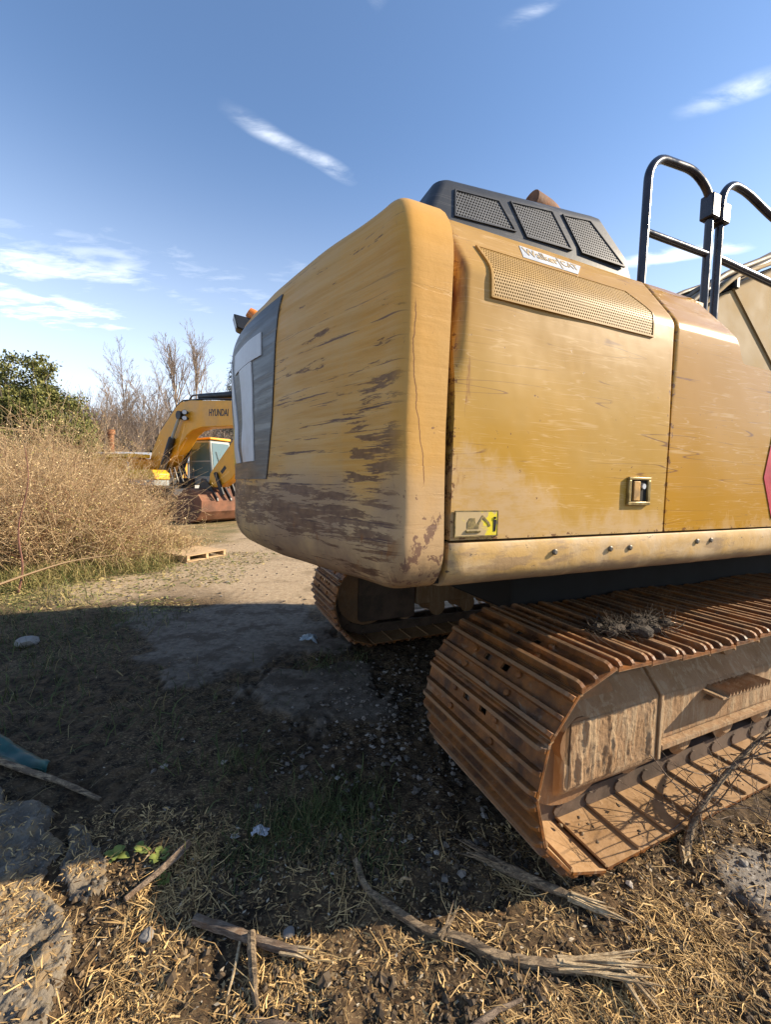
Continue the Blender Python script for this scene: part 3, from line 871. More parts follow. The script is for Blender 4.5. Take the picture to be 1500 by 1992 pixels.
for q in ([(-.506, 2.814), (-.314, 2.829), (-.255, 2.728), (-.522, 2.716)], [(-.225, 2.845), (-.016, 2.866), (.055, 2.728), (-.171, 2.724)], [(.072, 2.869), (.225, 2.887), (.385, 2.729), (.142, 2.733)]):
    # positions were read on a plane at y = .35; carry them onto the leaning hood side
    q = [(x - .012, z - .004) for x, z in q]
    c = (sum(p[0] for p in q) / 4, sum(p[1] for p in q) / 4)
    q = [(c[0] + (x - c[0]) * 1.08, c[1] + (z - c[1]) * 1.16) for x, z in q]
    big = [(c[0] + (x - c[0]) * 1.05, c[1] + (z - c[1]) * 1.10) for x, z in q]
    mb = MB(); mb.loft([[(x, hood_y(z, x) - .0005, z) for x, z in q], [(x, hood_y(z, x) - .003, z) for x, z in q]]); wm = mb.build('mesh_window', M['mesh'], hood)
    mb = MB(); o4 = [(x, hood_y(z, x) - .007, z) for x, z in big]; i4 = [(x, hood_y(z, x) - .007, z) for x, z in q]; ob = [(x, hood_y(z, x) + .004, z) for x, z in big]; ib = [(x, hood_y(z, x) + .004, z) for x, z in q]
    V = o4 + i4 + ob + ib; Fq = []
    for k in range(4):
        l = (k + 1) % 4; Fq += [(k, l, 4 + l, 4 + k), (k, l, 8 + l, 8 + k), (4 + k, 4 + l, 12 + l, 12 + k)]
    mb.add(V, Fq); mb.build('window_frame', M['hood'], wm)
# exhaust stub with a slanted mouth
ep = round_path([(.50, .80, 2.78), (.47, .80, 3.12), (.40, .80, 3.215), (.25, .80, 3.245)], .12, 5); nE = len(ep)
mb = MB(); mb.tube(ep + [ep[-1], ep[-1] + Vector((.06, 0, -.012))], [.075] * nE + [.067, .066], 20, cap=False); xp = mb.build('exhaust_pipe', M['rust'], exc, smooth=True, angle=.9)
mb = MB(); mb.tube([ep[-1] + Vector((.045, 0, -.009)), ep[-1] + Vector((.055, 0, -.011))], .066, 20); mb.build('pipe_bore', M['dark'], xp)

# --- hand rails
RY = .40; rr_ = .021
mb = MB(); mb.tube(round_path([(.66, RY, 2.30), (.675, RY, 3.30), (.75, RY, 3.385), (1.06, RY, 3.415), (1.215, RY, 3.33), (1.215, RY, 2.30)], .09, 5), rr_, 12)
hr = mb.build('hand_rail', M['rail'], exc, smooth=True, angle=1.2)
mb = MB(); mb.tube([(.672, RY, 2.995), (1.215, RY, 3.005)], .018, 12); mb.build('mid_bar', M['rail'], hr, smooth=True, angle=1.2)
mb = MB(); mb.box(1.178, 1.252, RY - .036, RY + .036, 3.195, 3.325); mb.box(1.275, 1.352, RY - .036, RY + .036, 3.19, 3.30); mb.box(1.252, 1.275, RY - .02, RY + .02, 3.215, 3.245); mb.box(1.252, 1.275, RY - .02, RY + .02, 3.26, 3.285)
mb.build('rail_clamp', M['rail'], hr, bevel=.008)
mb = MB(); mb.tube(round_path([(1.316, RY, 2.30), (1.316, RY, 3.36), (1.40, RY, 3.45), (1.56, RY, 3.45), (1.88, RY, 3.38), (2.55, RY, 3.30), (2.65, RY, 2.30)], .10, 5), rr_, 12)
hr2 = mb.build('hand_rail', M['rail'], exc, smooth=True, angle=1.2)
mb = MB(); mb.tube([(1.316, RY, 3.01), (1.93, RY, 2.99), (2.58, RY, 2.95)], .021, 12); mb.build('mid_bar', M['rail'], hr2, smooth=True, angle=1.2)

# --- boom with its hose bundle (only its root shows beyond the rails)
top = [(2.0, 2.55), (2.5, 2.95), (2.9, 3.30), (3.2, 3.52), (3.55, 3.72), (4.1, 3.98), (5.2, 4.5), (6.4, 4.75)]
bot = [(2.0, 1.9), (3.2, 2.0), (4.1, 2.3), (4.8, 2.75), (5.4, 3.3), (5.9, 3.8), (6.4, 4.2)]
mb = MB(); mb.prism(top + bot[::-1], 1.45, 2.05); boom = mb.build('boom', M['boomcat'], exc, bevel=.02)
for k in range(9):
    y = 1.43 + .055 * k; path = []
    for i, (x, z) in enumerate(top):
        path.append((x - .05 + .03 * math.sin(k * 2.1 + i), y + .03 * math.sin(i * 1.3 + k), z + .06 + .10 * ((k * 37) % 5) / 5 + .035 * math.sin(i * 1.9 + k * 3)))
    sm_ = round_path(path, .2, 3); mb = MB(); mb.tube(sm_, .022 + .006 * (k % 3), 7); mb.build('hose', M['hose'] if k % 3 else M['boomcat'], boom, smooth=True, angle=1.2)
for t in (2, 4):
    (x0, z0), (x1, z1) = top[t], bot[t - 1]; mb = MB(); mb.prism([(x0 - .03, z0 - .01), (x0 + .03, z0 + .01), (x1 + .03, z1 + .02), (x1 - .03, z1)], 1.432, 1.45); mb.build('weld_plate', M['boomcat'], boom)
for k in range(3):
    x, z = top[2 + k]; mb = MB(); mb.box(x - .03, x + .03, 1.41, 2.0, z - .01, z + .13); mb.build('hose_clamp', M['blk'], boom, bevel=.01)

# --- cab on the far side
mb = MB(); cab_poly = [(1.35, 1.46), (2.95, 1.46), (3.02, 2.2), (2.72, 3.05), (1.5, 3.1), (1.35, 2.9)]
mb.prism(cab_poly, 2.38, 2 * YC - .1); cab = mb.build('operator_cab', M['blk'], exc, bevel=.05)
for y in (2.374, 2 * YC - .094):
    mb = MB(); mb.prism([(1.5, 2.2), (2.85, 2.2), (2.62, 2.95), (1.55, 2.98)], y - .002, y + .002); mb.build('cab_window', M['glass'], cab)

# --- undercarriage
mb = MB(); mb.box(1.25, 3.0, .92, 2.58, .48, .98); mb.tube([(2.1, YC, .98), (2.1, YC, 1.29)], .78, 32)
for s_ in (0, 1): mb.box(1.4 + s_ * .9, 1.9 + s_ * .9, .5, .8, .5, .66); mb.box(1.4 + s_ * .9, 1.9 + s_ * .9, 2.6, 2.9, .5, .66)
mb.build('car_body', M['grimy'], exc, bevel=.02)
mb = MB(); mb.box(.3, 4.8, .875, 2.6, .86, 1.285); mb.build('belly_plate', M['dark'], exc, bevel=.02)

W = .86; RW = .432; ZC = .462; XR, XF = .145, 4.05
per = 2 * (XF - XR) + 2 * math.pi * RW; NS = 49; PT = per / NS
def path_at(s):
    s %= per; Lr = XF - XR
    if s < Lr:                                   # lower run, heading forward
        return XR + s, ZC - RW, 0.
    s -= Lr
    if s < math.pi * RW: a = s / RW; return XF + RW * math.sin(a), ZC - RW * math.cos(a), a
    s -= math.pi * RW
    if s < Lr:
        t = s / Lr; sag = .022 * (math.sin(3 * math.pi * t) ** 2); return XF - s, ZC + RW - sag, math.pi
    s -= Lr; a = s / RW; return XR - RW * math.sin(a), ZC + RW * math.cos(a), math.pi + a


def shoe_mesh():
    mb = MB(); h = PT / 2
    hy = [(.36, .41), (.49, .54)]; hx = (.028, .062)
    t0, t1 = -.002, .011
    e0, e1 = -h + .003, h - .003
    ys = [0, hy[0][0], hy[0][1], hy[1][0], hy[1][1], W]
    for i in range(5):
        if i in (1, 3):
            mb.box(e0, hx[0], ys[i], ys[i + 1], t0, t1); mb.box(hx[1], e1, ys[i], ys[i + 1], t0, t1)
        else: mb.box(e0, e1, ys[i], ys[i + 1], t0, t1)
    for gx_, gh_, w_ in ((-.088, .042, .0085), (-.012, .038, .008), (.078, .042, .0085)):
        def s_(y, k): return [(gx_ - w_ * 1.7, y, t1 - .002), (gx_ + w_ * 1.7, y, t1 - .002), (gx_ + w_, y, t1 + (gh_ - t1) * k), (gx_ - w_, y, t1 + (gh_ - t1) * k)]
        mb.loft([s_(.002, .35), s_(.012, .78), s_(.03, 1), s_(W - .03, 1), s_(W - .012, .78), s_(W - .002, .35)])
    # lip that hooks under the next shoe
    mb.loft([[(e1 - .006, y, t0), (e1 + .010, y, t0 - .016), (e1 + .014, y, t0 - .008), (e1 - .001, y, t1)] for y in (.004, W - .004)])
    for bx_ in (-.05, .045):
        for by_ in (.29, .61): mb.tube([(bx_, by_, t1 - .003), (bx_, by_, t1 + .012), (bx_, by_, t1 + .016)], [.016, .016, .010], 8)
    me = bpy.data.meshes.new('track_shoe'); me.from_pydata(mb.v, [], mb.f); me.update()
    import bmesh
    bm = bmesh.new(); bm.from_mesh(me); bmesh.ops.recalc_face_normals(bm, faces=bm.faces); bm.to_mesh(me); bm.free()
    me.materials.append(M['steel']); return me


SHOE = shoe_mesh()


def crawler(y0):
    mb = MB()
    mats = []
    for k in range(NS):
        x, z, a = path_at((k + .35) * PT)
        # local x along travel, local z outwards
        tx, tz = math.cos(a), math.sin(a); ox, oz = math.sin(a), -math.cos(a)
        m_ = Matrix(((tx, 0, ox, x), (0, 1, 0, y0), (tz, 0, oz, z), (0, 0, 0, 1)))
        if m_.determinant() < 0: m_ = Matrix(((-tx, 0, ox, x), (0, 1, 0, y0), (-tz, 0, oz, z), (0, 0, 0, 1)))
        mats.append(m_)
        for c in (.30, .50): mb.box(-PT * .52, PT * .52, c - .02, c + .02, -.10, -.003, m_)
        mb.tube([m_ @ Vector((PT * .5, .27, -.05)), m_ @ Vector((PT * .5, .53, -.05))], .03, 8)
    tr = mb.build('crawler_track', M['grimy'], exc)
    for m_ in mats:
        o = bpy.data.objects.new('track_shoe', SHOE); COL.objects.link(o); o.parent = tr
        j = Matrix.Rotation(random.uniform(-.012, .012), 4, 'Y')
        o.matrix_basis = m_ @ j
    return tr


tr1 = crawler(0); tr1['label'] = 'near rusty crawler track'
tr2 = crawler(2.66)

# track frame, near side: noisy mud-crusted faces
def crust(poly_fn, u_n, v_n, amp, seed):
    """grid sheet from (u,v) -> point, pushed out in -y by mud relief"""
    V = []; F = []
    for i in range(u_n + 1):
        for j in range(v_n + 1):
            x, y, z = poly_fn(i / u_n, j / v_n)
            a = np.array([x * 1.]); b = np.array([z * 1.])
            d = float(fbm(a * 26, b * 6, 1., 4, seed)[0]); lump = max(0, d - .5) * 2
            ed = min(i, u_n - i, j, v_n - j); e = 0 if ed == 0 else 1
            V.append((x, y - amp * lump * e - .004 * float(vnoise(a * 90, b * 90, seed)[0]) * e, z))
    for i in range(u_n):
        for j in range(v_n):
            a = i * (v_n + 1) + j; F.append((a, a + 1, a + v_n + 2, a + v_n + 1))
    return V, F


def frame(y0, s, detail):
    """s=+1: outer face towards -y"""
    def yy(d): return y0 + (d if s > 0 else W - d)
    mb = MB()
    # guard at the rear idler: chamfered block
    sec_ = [(.20, .235), (.20, .57), (.30, .685), (.60, .685), (.60, .17), (.27, .155)]
    def rg(x, k): return [(x, yy(a), .42 + (b - .42) * k) for a, b in sec_]
    mb.loft([rg(.045, .93), rg(.075, 1), rg(.70, 1.03), rg(.72, 1.03)])
    gd = mb.build('idler_guard', M['dusty'] if detail else M['grimy'], exc, bevel=.012)  # far guard takes the darker material, its shade put into the colour
    if detail:
        V, F_ = crust(lambda u, v: (.085 + .60 * u, .197, .25 + .315 * v), 90, 46, .018, 41)
        mb = MB(); mb.add(V, F_); mb.build('mud_crust', M['dusty'], gd, smooth=True, angle=3.1)
        mb = MB(); mb.loft([[(x, .192, .225), (x, .192, .58), (x, .29, .70), (x, .31, .70), (x, .31, .2)] for x in (.722, .748)]); mb.build('weld_rib', M['dusty'], gd, bevel=.004)
    mb = MB()
    sec2 = [(.235, .29), (.235, .55), (.33, .68), (.58, .68), (.58, .29)]
    mb.loft([[(x, yy(a), b) for a, b in sec2] for x in (.75, 1.6, 2.6, 3.75)])
    fr = mb.build('track_frame', M['dusty'], exc, bevel=.012)
    mb = MB(); mb.box(.76, 3.7, min(yy(.195), yy(.30)), max(yy(.195), yy(.30)), .262, .292); mb.build('frame_ledge', M['dusty'], fr, bevel=.006)
    if detail:
        V, F_ = crust(lambda u, v: (.77 + 1.9 * u, .2325, .30 + .245 * v), 120, 26, .010, 52)
        mb = MB(); mb.add(V, F_); mb.build('mud_crust', M['dusty'], fr, smooth=True, angle=3.1)
        # step bracket with a saw-toothed tread
        mb = MB(); mb.prism([(1.14, .50), (1.62, .50), (1.62, .515), (1.14, .515)], .12, .235)
        mb.prism([(1.2, .44), (1.36, .50), (1.30, .50), (1.16, .46)], .19, .232)
        st_ = mb.build('step_bracket', M['dusty'], fr, bevel=.004)
        for k in range(13):
            x = 1.19 + k * .034; mb = MB(); mb.prism([(x, .515), (x + .022, .515), (x + .011, .535)], .115, .23); mb.build('step_tooth', M['dusty'], st_)
    mb = MB(); mb.tube([(XR, yy(.25), ZC), (XR, yy(.56), ZC)], .335, 40); mb.tube([(XR, yy(.20), ZC), (XR, yy(.25), ZC)], .12, 20); mb.build('idler_wheel', M['steel'], exc, smooth=True, angle=.6)
    mb = MB(); mb.tube([(XF, yy(.25), ZC), (XF, yy(.56), ZC)], .33, 40); mb.build('drive_sprocket', M['steel'], exc, smooth=True, angle=.6)
    for k in range(8):
        x = .62 + k * .42; mb = MB(); mb.tube([(x, yy(.24), .235), (x, yy(.27), .235), (x, yy(.30), .235), (x, yy(.52), .235), (x, yy(.56), .235)], [.06, .105, .085, .085, .105], 18); mb.build('track_roller', M['dusty'], fr, smooth=True, angle=.5)
    for x in (1.5, 2.7): mb = MB(); mb.tube([(x, yy(.28), .715), (x, yy(.52), .715)], .075, 16); mb.build('carrier_roller', M['dusty'], fr, smooth=True)


frame(0, 1, True); frame(2.66, -1, False)
# ------------------------------------------------------------------ excavator in the background
M['hy'] = flat('orange_yellow_paint', (.72, .33, .020), .45, .12, 1.5)
M['hy2'] = flat('bright_yellow_paint', (.78, .44, .015), .45, .12, 2)
M['hydark'] = flat('machine_black', (.014, .014, .016), .5, .3, 4)
M['bucket'] = flat('rusty_bucket', (.16, .070, .038), .8, .4, 2.5, bump=.3)
M['cabglass'] = material('cab_glass', lambda g: {'Base Color': (.10, .16, .17), 'Roughness': .08, 'Specular IOR Level': .9})
M['cabgrey'] = flat('cab_grey', (.30, .33, .32), .5, .1, 4)
hyx = empty('excavator', (-10.4, 18.5, 0), math.atan2(-.53, .85))
tag(hyx, 'orange-yellow excavator with raised boom standing behind the brush', 'excavator')
mb = MB(); mb.prism([(.15, 2.3), (.2, 2.6), (.36, 2.92), (.98, 3.72), (2.21, 4.66), (2.55, 4.82), (3.2, 4.83), (6.1, 4.55), (7.2, 4.15), (7.35, 3.85), (7.1, 3.7), (5.98, 3.66), (3.9, 3.72), (3.3, 3.64), (2.92, 3.46), (2.38, 2.98), (1.67, 2.42), (1.1, 2.12), (.5, 2.1)], -.27, .27)
hb_ = mb.build('boom', M['hy'], hyx, bevel=.03)
tm = Matrix(((1, 0, 0, 4.36), (0, 0, -1, -.274), (0, 1, 0, 4.0), (0, 0, 0, 1)))
tm = Matrix.Translation((4.36, -.274, 4.06)) @ Matrix.Rotation(R(4), 4, 'Y') @ Matrix.Rotation(R(90), 4, 'X')
text_mesh('boom_lettering', 'HYUNDAI', .36, M['hydark'], hb_, tm, .003, sx=.72, bold=.018)
def hyl(name, mat, pts, r, parent, sides=10): m_ = MB(); m_.tube(pts, r, sides); return m_.build(name, mat, parent, smooth=True, angle=.7)
for y in (-.42, .42):
    c_ = hyl('boom_cylinder', M['hydark'], [(1.05, y, 1.55), (2.12, y, 3.34), (2.15, y, 3.38)], [.135, .135, .10], hyx)
    hyl('cylinder_rod', M['cabgrey'], [(2.13, y, 3.36), (2.68, y, 4.2)], .06, c_)
    mb = MB(); mb.cyl((2.72, y - .09, 4.25), (2.72, y + .09, 4.25), .17, 14); mb.build('rod_eye', M['hydark'], c_, smooth=True, angle=.7)
for z in (4.34, 4.11):
    mb = MB(); mb.tube([(3.05, -.30, z), (3.05, -.42, z), (3.09, -.46, z)], [.05, .10, .10], 10); o_ = mb.build('work_lamp', M['hydark'], hb_, smooth=True, angle=.7)
    mb = MB(); mb.tube([(3.09, -.461, z), (3.10, -.468, z)], [.085, .085], 10); mb.build('lamp_lens', M['white'], o_)
sc_ = hyl('stick_cylinder', M['hydark'], [(3.45, 0, 4.98), (5.6, 0, 4.86), (5.7, 0, 4.85)], [.13, .13, .08], hyx)
hyl('cylinder_rod', M['cabgrey'], [(5.65, 0, 4.85), (7.0, 0, 4.7)], .06, sc_)
hyl('boom_pipe', M['hydark'], [(2.5, .1, 4.8), (2.6, .1, 5.02), (2.8, .1, 5.12), (3.5, .1, 5.1)], .035, hb_, 6)
for y in (-.1, -.2): hyl('boom_pipe', M['hydark'], [(.4, y, 2.98), (1.0, y, 3.8), (2.2, y, 4.72), (2.6, y, 4.88), (4.0, y, 4.82), (6, y, 4.62)], .03, hb_, 6)
mb = MB(); mb.prism([(4.2, 1.55), (4.3, 1.95), (5.75, 3.22), (6.9, 4.25), (7.35, 4.3), (7.5, 3.9), (6.6, 2.7), (5.6, 1.75), (4.9, 1.42), (4.35, 1.4)], -.2, .2); stk_ = mb.build('stick', M['hy'], hyx, bevel=.03)
mb = MB(); mb.prism([(4.95, 2.02), (5.2, 2.24), (5.3, 2.14), (5.05, 1.92)], -.208, -.200); mb.build('stick_emblem', M['hydark'], stk_)
hyl('bucket_cylinder', M['hydark'], [(6.3, 0, 3.85), (5.35, 0, 2.4)], .10, hyx)
for y in (-.27, .27):
    mb = MB(); mb.prism([(4.65, 1.95), (4.8, 2.0), (5.25, 1.15), (5.1, 1.05)], y - .04, y + .04); mb.build('bucket_link', M['hydark'], hyx, bevel=.015)
# bucket: curved shell, two side plates, lip teeth
sh_ = [(3.75, 1.30), (4.15, 1.36), (4.6, 1.22), (4.88, .90), (4.85, .50), (4.55, .17), (4.05, .03), (3.4, .02), (2.85, .08)]
mb = MB(); inn_ = [(3.8 + (x - 3.8) * .95, .7 + (z - .7) * .94) for x, z in sh_]
mb.prism(sh_ + inn_[::-1], -.93, 1.28); bk = mb.build('bucket', M['bucket'], hyx, smooth=True, angle=.5); bk['label'] = 'rusty brown wide bucket resting on the lot'
for y in (-.96, 1.28): mb = MB(); mb.prism(sh_ + [(2.75, .3), (3.1, .8)], y, y + .03); mb.build('side_plate', M['bucket'], bk)
for y in (-.3, .3): mb = MB(); mb.prism([(3.75, 1.34), (3.95, 1.75), (4.15, 1.72), (4.55, 1.40), (4.9, 1.0), (4.93, .9), (4.85, .85), (4.6, 1.20), (4.15, 1.34)], y - .03, y + .03); mb.build('hinge_plate', M['hydark'], bk)
for k in range(6): y = -.85 + k * .4; mb = MB(); mb.loft([[(2.9, y - .06, .02), (2.9, y + .06, .02), (2.9, y + .06, .12), (2.9, y - .06, .12)], [(2.6, y - .03, .04), (2.6, y + .03, .04), (2.6, y + .03, .06), (2.6, y - .03, .06)]]); mb.build('bucket_tooth', M['bucket'], bk)
# cab
mb = MB(); mb.prism([(1.42, 1.45), (3.02, 1.45), (3.1, 1.85), (2.93, 3.36), (1.5, 3.42), (1.42, 3.2)], .76, 1.75); cb_ = mb.build('operator_cab', M['cabgrey'], hyx, bevel=.05)
mb = MB(); mb.box(1.4, 2.98, .74, 1.78, 3.40, 3.50); mb.build('cab_roof', M['hy'], cb_, bevel=.03)
def gl(poly, y, nm='cab_window'): m_ = MB(); m_.prism(poly, y - .004, y + .004); return m_.build(nm, M['cabglass'], cb_)
gl([(1.62, 2.52), (2.95, 2.52), (2.86, 3.28), (1.62, 3.28)], .757); gl([(1.62, 1.85), (3.0, 1.85), (2.96, 2.46), (1.62, 2.46)], .757)
mb = MB(); q = [(3.105, 1.9), (2.94, 3.3)]; mb.loft([[(3.106, .84, 1.92), (3.106, 1.67, 1.92), (2.952, 1.67, 3.26), (2.952, .84, 3.26)], [(3.112, .84, 1.92), (3.112, 1.67, 1.92), (2.958, 1.67, 3.26), (2.958, .84, 3.26)]]); mb.build('windscreen', M['cabglass'], cb_)
hyl('cab_mirror', M['hydark'], [(3.0, 1.78, 2.9), (3.12, 1.98, 2.9), (3.12, 2.0, 2.5)], .05, cb_, 6); hyl('wiper', M['hydark'], [(3.12, 1.2, 2.05), (3.03, 1.0, 2.9)], .012, cb_, 4)
# house, platform boxes, tracks
mb = MB(); mb.box(-3.0, .4, -1.35, 1.35, 1.35, 2.55); mb.build('engine_house', M['hy'], hyx, bevel=.06)
mb = MB(); mb.box(-2.6, .55, -1.36, -.45, 2.56, 2.72); mb.build('house_lid', M['hy2'], hyx, bevel=.03)
mb = MB(); mb.prism([(.45, 2.05), (2.2, 2.05), (2.46, 1.9), (2.46, 1.66), (.55, 1.66)], -1.36, -.72); mb.build('platform_box', M['hy2'], hyx, bevel=.04)
mb = MB(); mb.box(.5, 2.4, -1.33, -.72, 1.42, 1.64); mb.build('platform_step', M['cabgrey'], hyx, bevel=.02)
mb = MB(); mb.box(.4, 1.9, -.7, .74, 1.30, 1.75); mb.build('swing_frame', M['hydark'], hyx, bevel=.03)
for k in range(5): hyl('hose', M['hydark'], [(1.6 + .1 * k, -.6 + .2 * k, 1.7), (1.9, -.6 + .2 * k, 2.05 + .06 * k), (2.1, -.6 + .22 * k, 1.6), (1.9, -.6 + .2 * k, 1.4)], .035, hyx, 6)
hyl('hand_rail', M['cabgrey'], [(.5, -1.32, 2.05), (.45, -1.32, 2.35), (.3, -1.32, 2.38)], .03, hyx, 6)
mb = MB(); mb.cyl((-.4, 0, .95), (-.4, 0, 1.35), 1.0, 24); mb.box(-1.8, 1.2, -1.0, 1.0, .45, .95); mb.build('car_body', M['hydark'], hyx)
for y in (-1.6, 1.0):
    pr = []
    for k in range(24):
        a = 2 * math.pi * k / 24; pr.append(((1.75 if math.cos(a) > 0 else -2.55) + .46 * math.cos(a), .47 + .46 * math.sin(a)))
    mb = MB(); mb.prism(pr, y, y + .6); mb.build('crawler_track', M['grimy'], hyx, smooth=True, angle=.3)

# ------------------------------------------------------------------ pallet
wood = material('pallet_wood', lambda g: (lambda n: {'Base Color': g.mix(g.rng(n, .35, .65), (.34, .225, .12), (.52, .37, .21)), 'Roughness': .85, 'Normal': g.bump(n, .4, .01)})(g.noise(g.map(g.obj(), (2, 22, 22)), 2., 6, .6)))
pal = empty('pallet', (-4.19, 8.78, float(gh(-4.19, 8.78)) + .0), R(65)); tag(pal, 'wooden pallet lying at the edge of the brush', 'pallet')
for k, y in enumerate(np.linspace(-.46, .46, 8)): mb = MB(); mb.box(-.5, .5, y - .055, y + .055, .125, .147); mb.build('deck_board', wood, pal)
for x in (-.465, 0, .465): mb = MB(); mb.box(x - .032, x + .032, -.51, .51, .03, .125); mb.build('stringer', wood, pal)
for y in (-.44, 0, .44): mb = MB(); mb.box(-.5, .5, y - .05, y + .05, .006, .029); mb.build('bottom_board', wood, pal)

# ------------------------------------------------------------------ shed and stack beyond the brush
M['shedwall'] = flat('grey_wall', (.33, .33, .32), .8, .15, 1); M['shedroof'] = flat('grey_roof', (.42, .43, .43), .6, .1, 1)
shed = empty('shed', (-19.2, 34, 0), R(8)); tag(shed, 'low grey shed with a flat pale roof beyond the excavator', 'shed')
mb = MB(); mb.box(-4, 3.6, -2.5, 2.5, -.1, 3.0); mb.build('wall', M['shedwall'], shed)
mb = MB(); mb.loft([[(-4.3, -2.9, 3.0), (3.9, -2.9, 3.0), (3.9, 2.9, 3.9), (-4.3, 2.9, 3.9)], [(-4.3, -2.9, 3.15), (3.9, -2.9, 3.15), (3.9, 2.9, 4.05), (-4.3, 2.9, 4.05)]]); mb.build('roof', M['shedroof'], shed)
for x in (-2.5, 1.2): mb = MB(); mb.box(x, x + 1.2, -2.53, -2.501, 1.2, 2.3); mb.build('window', M['cabglass'], shed)
stk2 = empty('burner_stack', (-13.3, 20, 0), .2); stk2.scale = (.85, .85, .87); tag(stk2, 'rusty red stack on a grey steel box above the brush', 'stack')
mb = MB(); mb.box(-.5, .5, -.5, .5, -.1, 3.25); mb.box(-.56, .56, -.56, .56, 3.25, 3.33); mb.build('steel_box', M['shedwall'], stk2, bevel=.03)
mb = MB(); mb.tube([(0, 0, 3.3), (0, 0, 4.35), (0, 0, 4.36), (0, 0, 4.62)], [.16, .16, .21, .21], 14); mb.build('stack_pipe', M['rust'], stk2, smooth=True, angle=.6)
hyl('stay_cable', M['hydark'], [(.16, 0, 4.4), (2.4, -.3, 2.2)], .02, stk2, 5)

# ------------------------------------------------------------------ trees
def fn_bark(c1, c2):
    return lambda g: {'Base Color': g.mix(g.rng(g.noise(g.map(g.obj(), (6, 6, 1.5)), 2.5, 5), .35, .65), c1, c2), 'Roughness': .9}
M['bark'] = material('grey_bark', fn_bark((.13, .10, .08), (.24, .20, .165)))
M['twig'] = material('bare_twigs', fn_bark((.17, .125, .095), (.29, .225, .175)))
def fn_leafy(c1, c2, c3=None):
    def fn(g):
        r = g.rnd(); c = g.mix(r, c1, c2)
        if c3: c = g.mix(g.rng(g.m('FRACT', g.m('MULTIPLY', r, 7.3)), .86, .9), c, c3)
        return {'Base Color': c, 'Roughness': .7, 'Specular IOR Level': .25}
    return fn
M['ever'] = material('evergreen_leaf', fn_leafy((.06, .075, .020), (.19, .18, .05)))
M['darkever'] = material('dark_needles', fn_leafy((.028, .036, .020), (.07, .08, .04)))


def branches(start, dirn, length, rad, rng, K, wig, gravity=0.):
    n = len(start); P = np.zeros((n, K, 3)); d = dirn.copy(); P[:, 0] = start
    for k in range(1, K):
        d = d + rng.normal(size=d.shape) * wig; d[:, 2] += gravity; d /= np.linalg.norm(d, axis=1, keepdims=True)
        P[:, k] = P[:, k - 1] + d * (length / (K - 1))[:, None]
    Rr = rad[:, None] * np.linspace(1, .28, K)[None]
    return P, Rr


def bare_tree(seed, H=14., trunks=1, spread=.55, n1=16, n2=7, n3=6, r0=.16, lo=.3):
    rng = np.random.default_rng(seed)
    st = np.zeros((trunks, 3)); st[:, 0] = np.linspace(-.4, .4, trunks) if trunks > 1 else 0
    dr = np.tile([0., 0, 1.], (trunks, 1)); dr[:, 0] = np.linspace(-.10, .10, trunks) if trunks > 1 else .02
    P, Rr = branches(st, dr, np.full(trunks, H) * rng.uniform(.9, 1., trunks), np.full(trunks, r0), rng, 10, .035)
    tv = tube_batch(P, np.maximum(Rr, .012), 6); lev = []
    for n, lf, ang in ((n1, .38, spread), (n2, .42, .55), (n3, .45, .6)):
        N, K, _ = P.shape; S = []; D = []; L = []; Rd = []
        for i in range(N):
            tot = np.linalg.norm(P[i, -1] - P[i, 0])
            for _ in range(n):
                t = rng.uniform(lo if not lev else .2, .97) * (K - 1); k = int(t); f = t - k
                p = P[i, k] * (1 - f) + P[i, k + 1] * f; d = P[i, k + 1] - P[i, k]; d = d / (np.linalg.norm(d) + 1e-9)
                e = rng.normal(size=3); e -= d * e.dot(d); e /= np.linalg.norm(e) + 1e-9
                a = ang * rng.uniform(.7, 1.25); d2 = d * math.cos(a) + e * math.sin(a); d2[2] += .12
                S.append(p); D.append(d2 / np.linalg.norm(d2)); L.append(tot * lf * rng.uniform(.6, 1.2) * (1.15 - .6 * t / K)); Rd.append(max(.006, Rr[i, k] * .55))
        P, Rr = branches(np.array(S), np.array(D), np.array(L), np.array(Rd), rng, 5, .09, .03)
        lev.append(tube_batch(P, np.maximum(Rr, .009), 3)); lo = .2
    return tv, merge(lev)


TREES = []
for i, kw in enumerate((dict(H=14), dict(H=15, n1=20, spread=.45), dict(H=12, trunks=2, n1=11, spread=.6), dict(H=13, n1=18, spread=.7), dict(H=9, trunks=3, n1=9, spread=.6, r0=.09, lo=.1))):
    tv, cv = bare_tree(100 + i, **kw); TREES.append((fast('trunk', *tv), fast('crown', *cv)))


def put_tree(k, x, y, s, rz, label, group=None, name='bare_tree', base=-.1):
    e = empty(name, (x, y, base), rz); e.scale = (s, s, s); tag(e, label, 'tree', group)
    for nm, m_, mt in (('trunk', TREES[k][0], M['bark']), ('crown', TREES[k][1], M['twig'])):
        o = bpy.data.objects.new(nm, m_); COL.objects.link(o); o.parent = e
        if not m_.materials: m_.materials.append(mt)
    return e


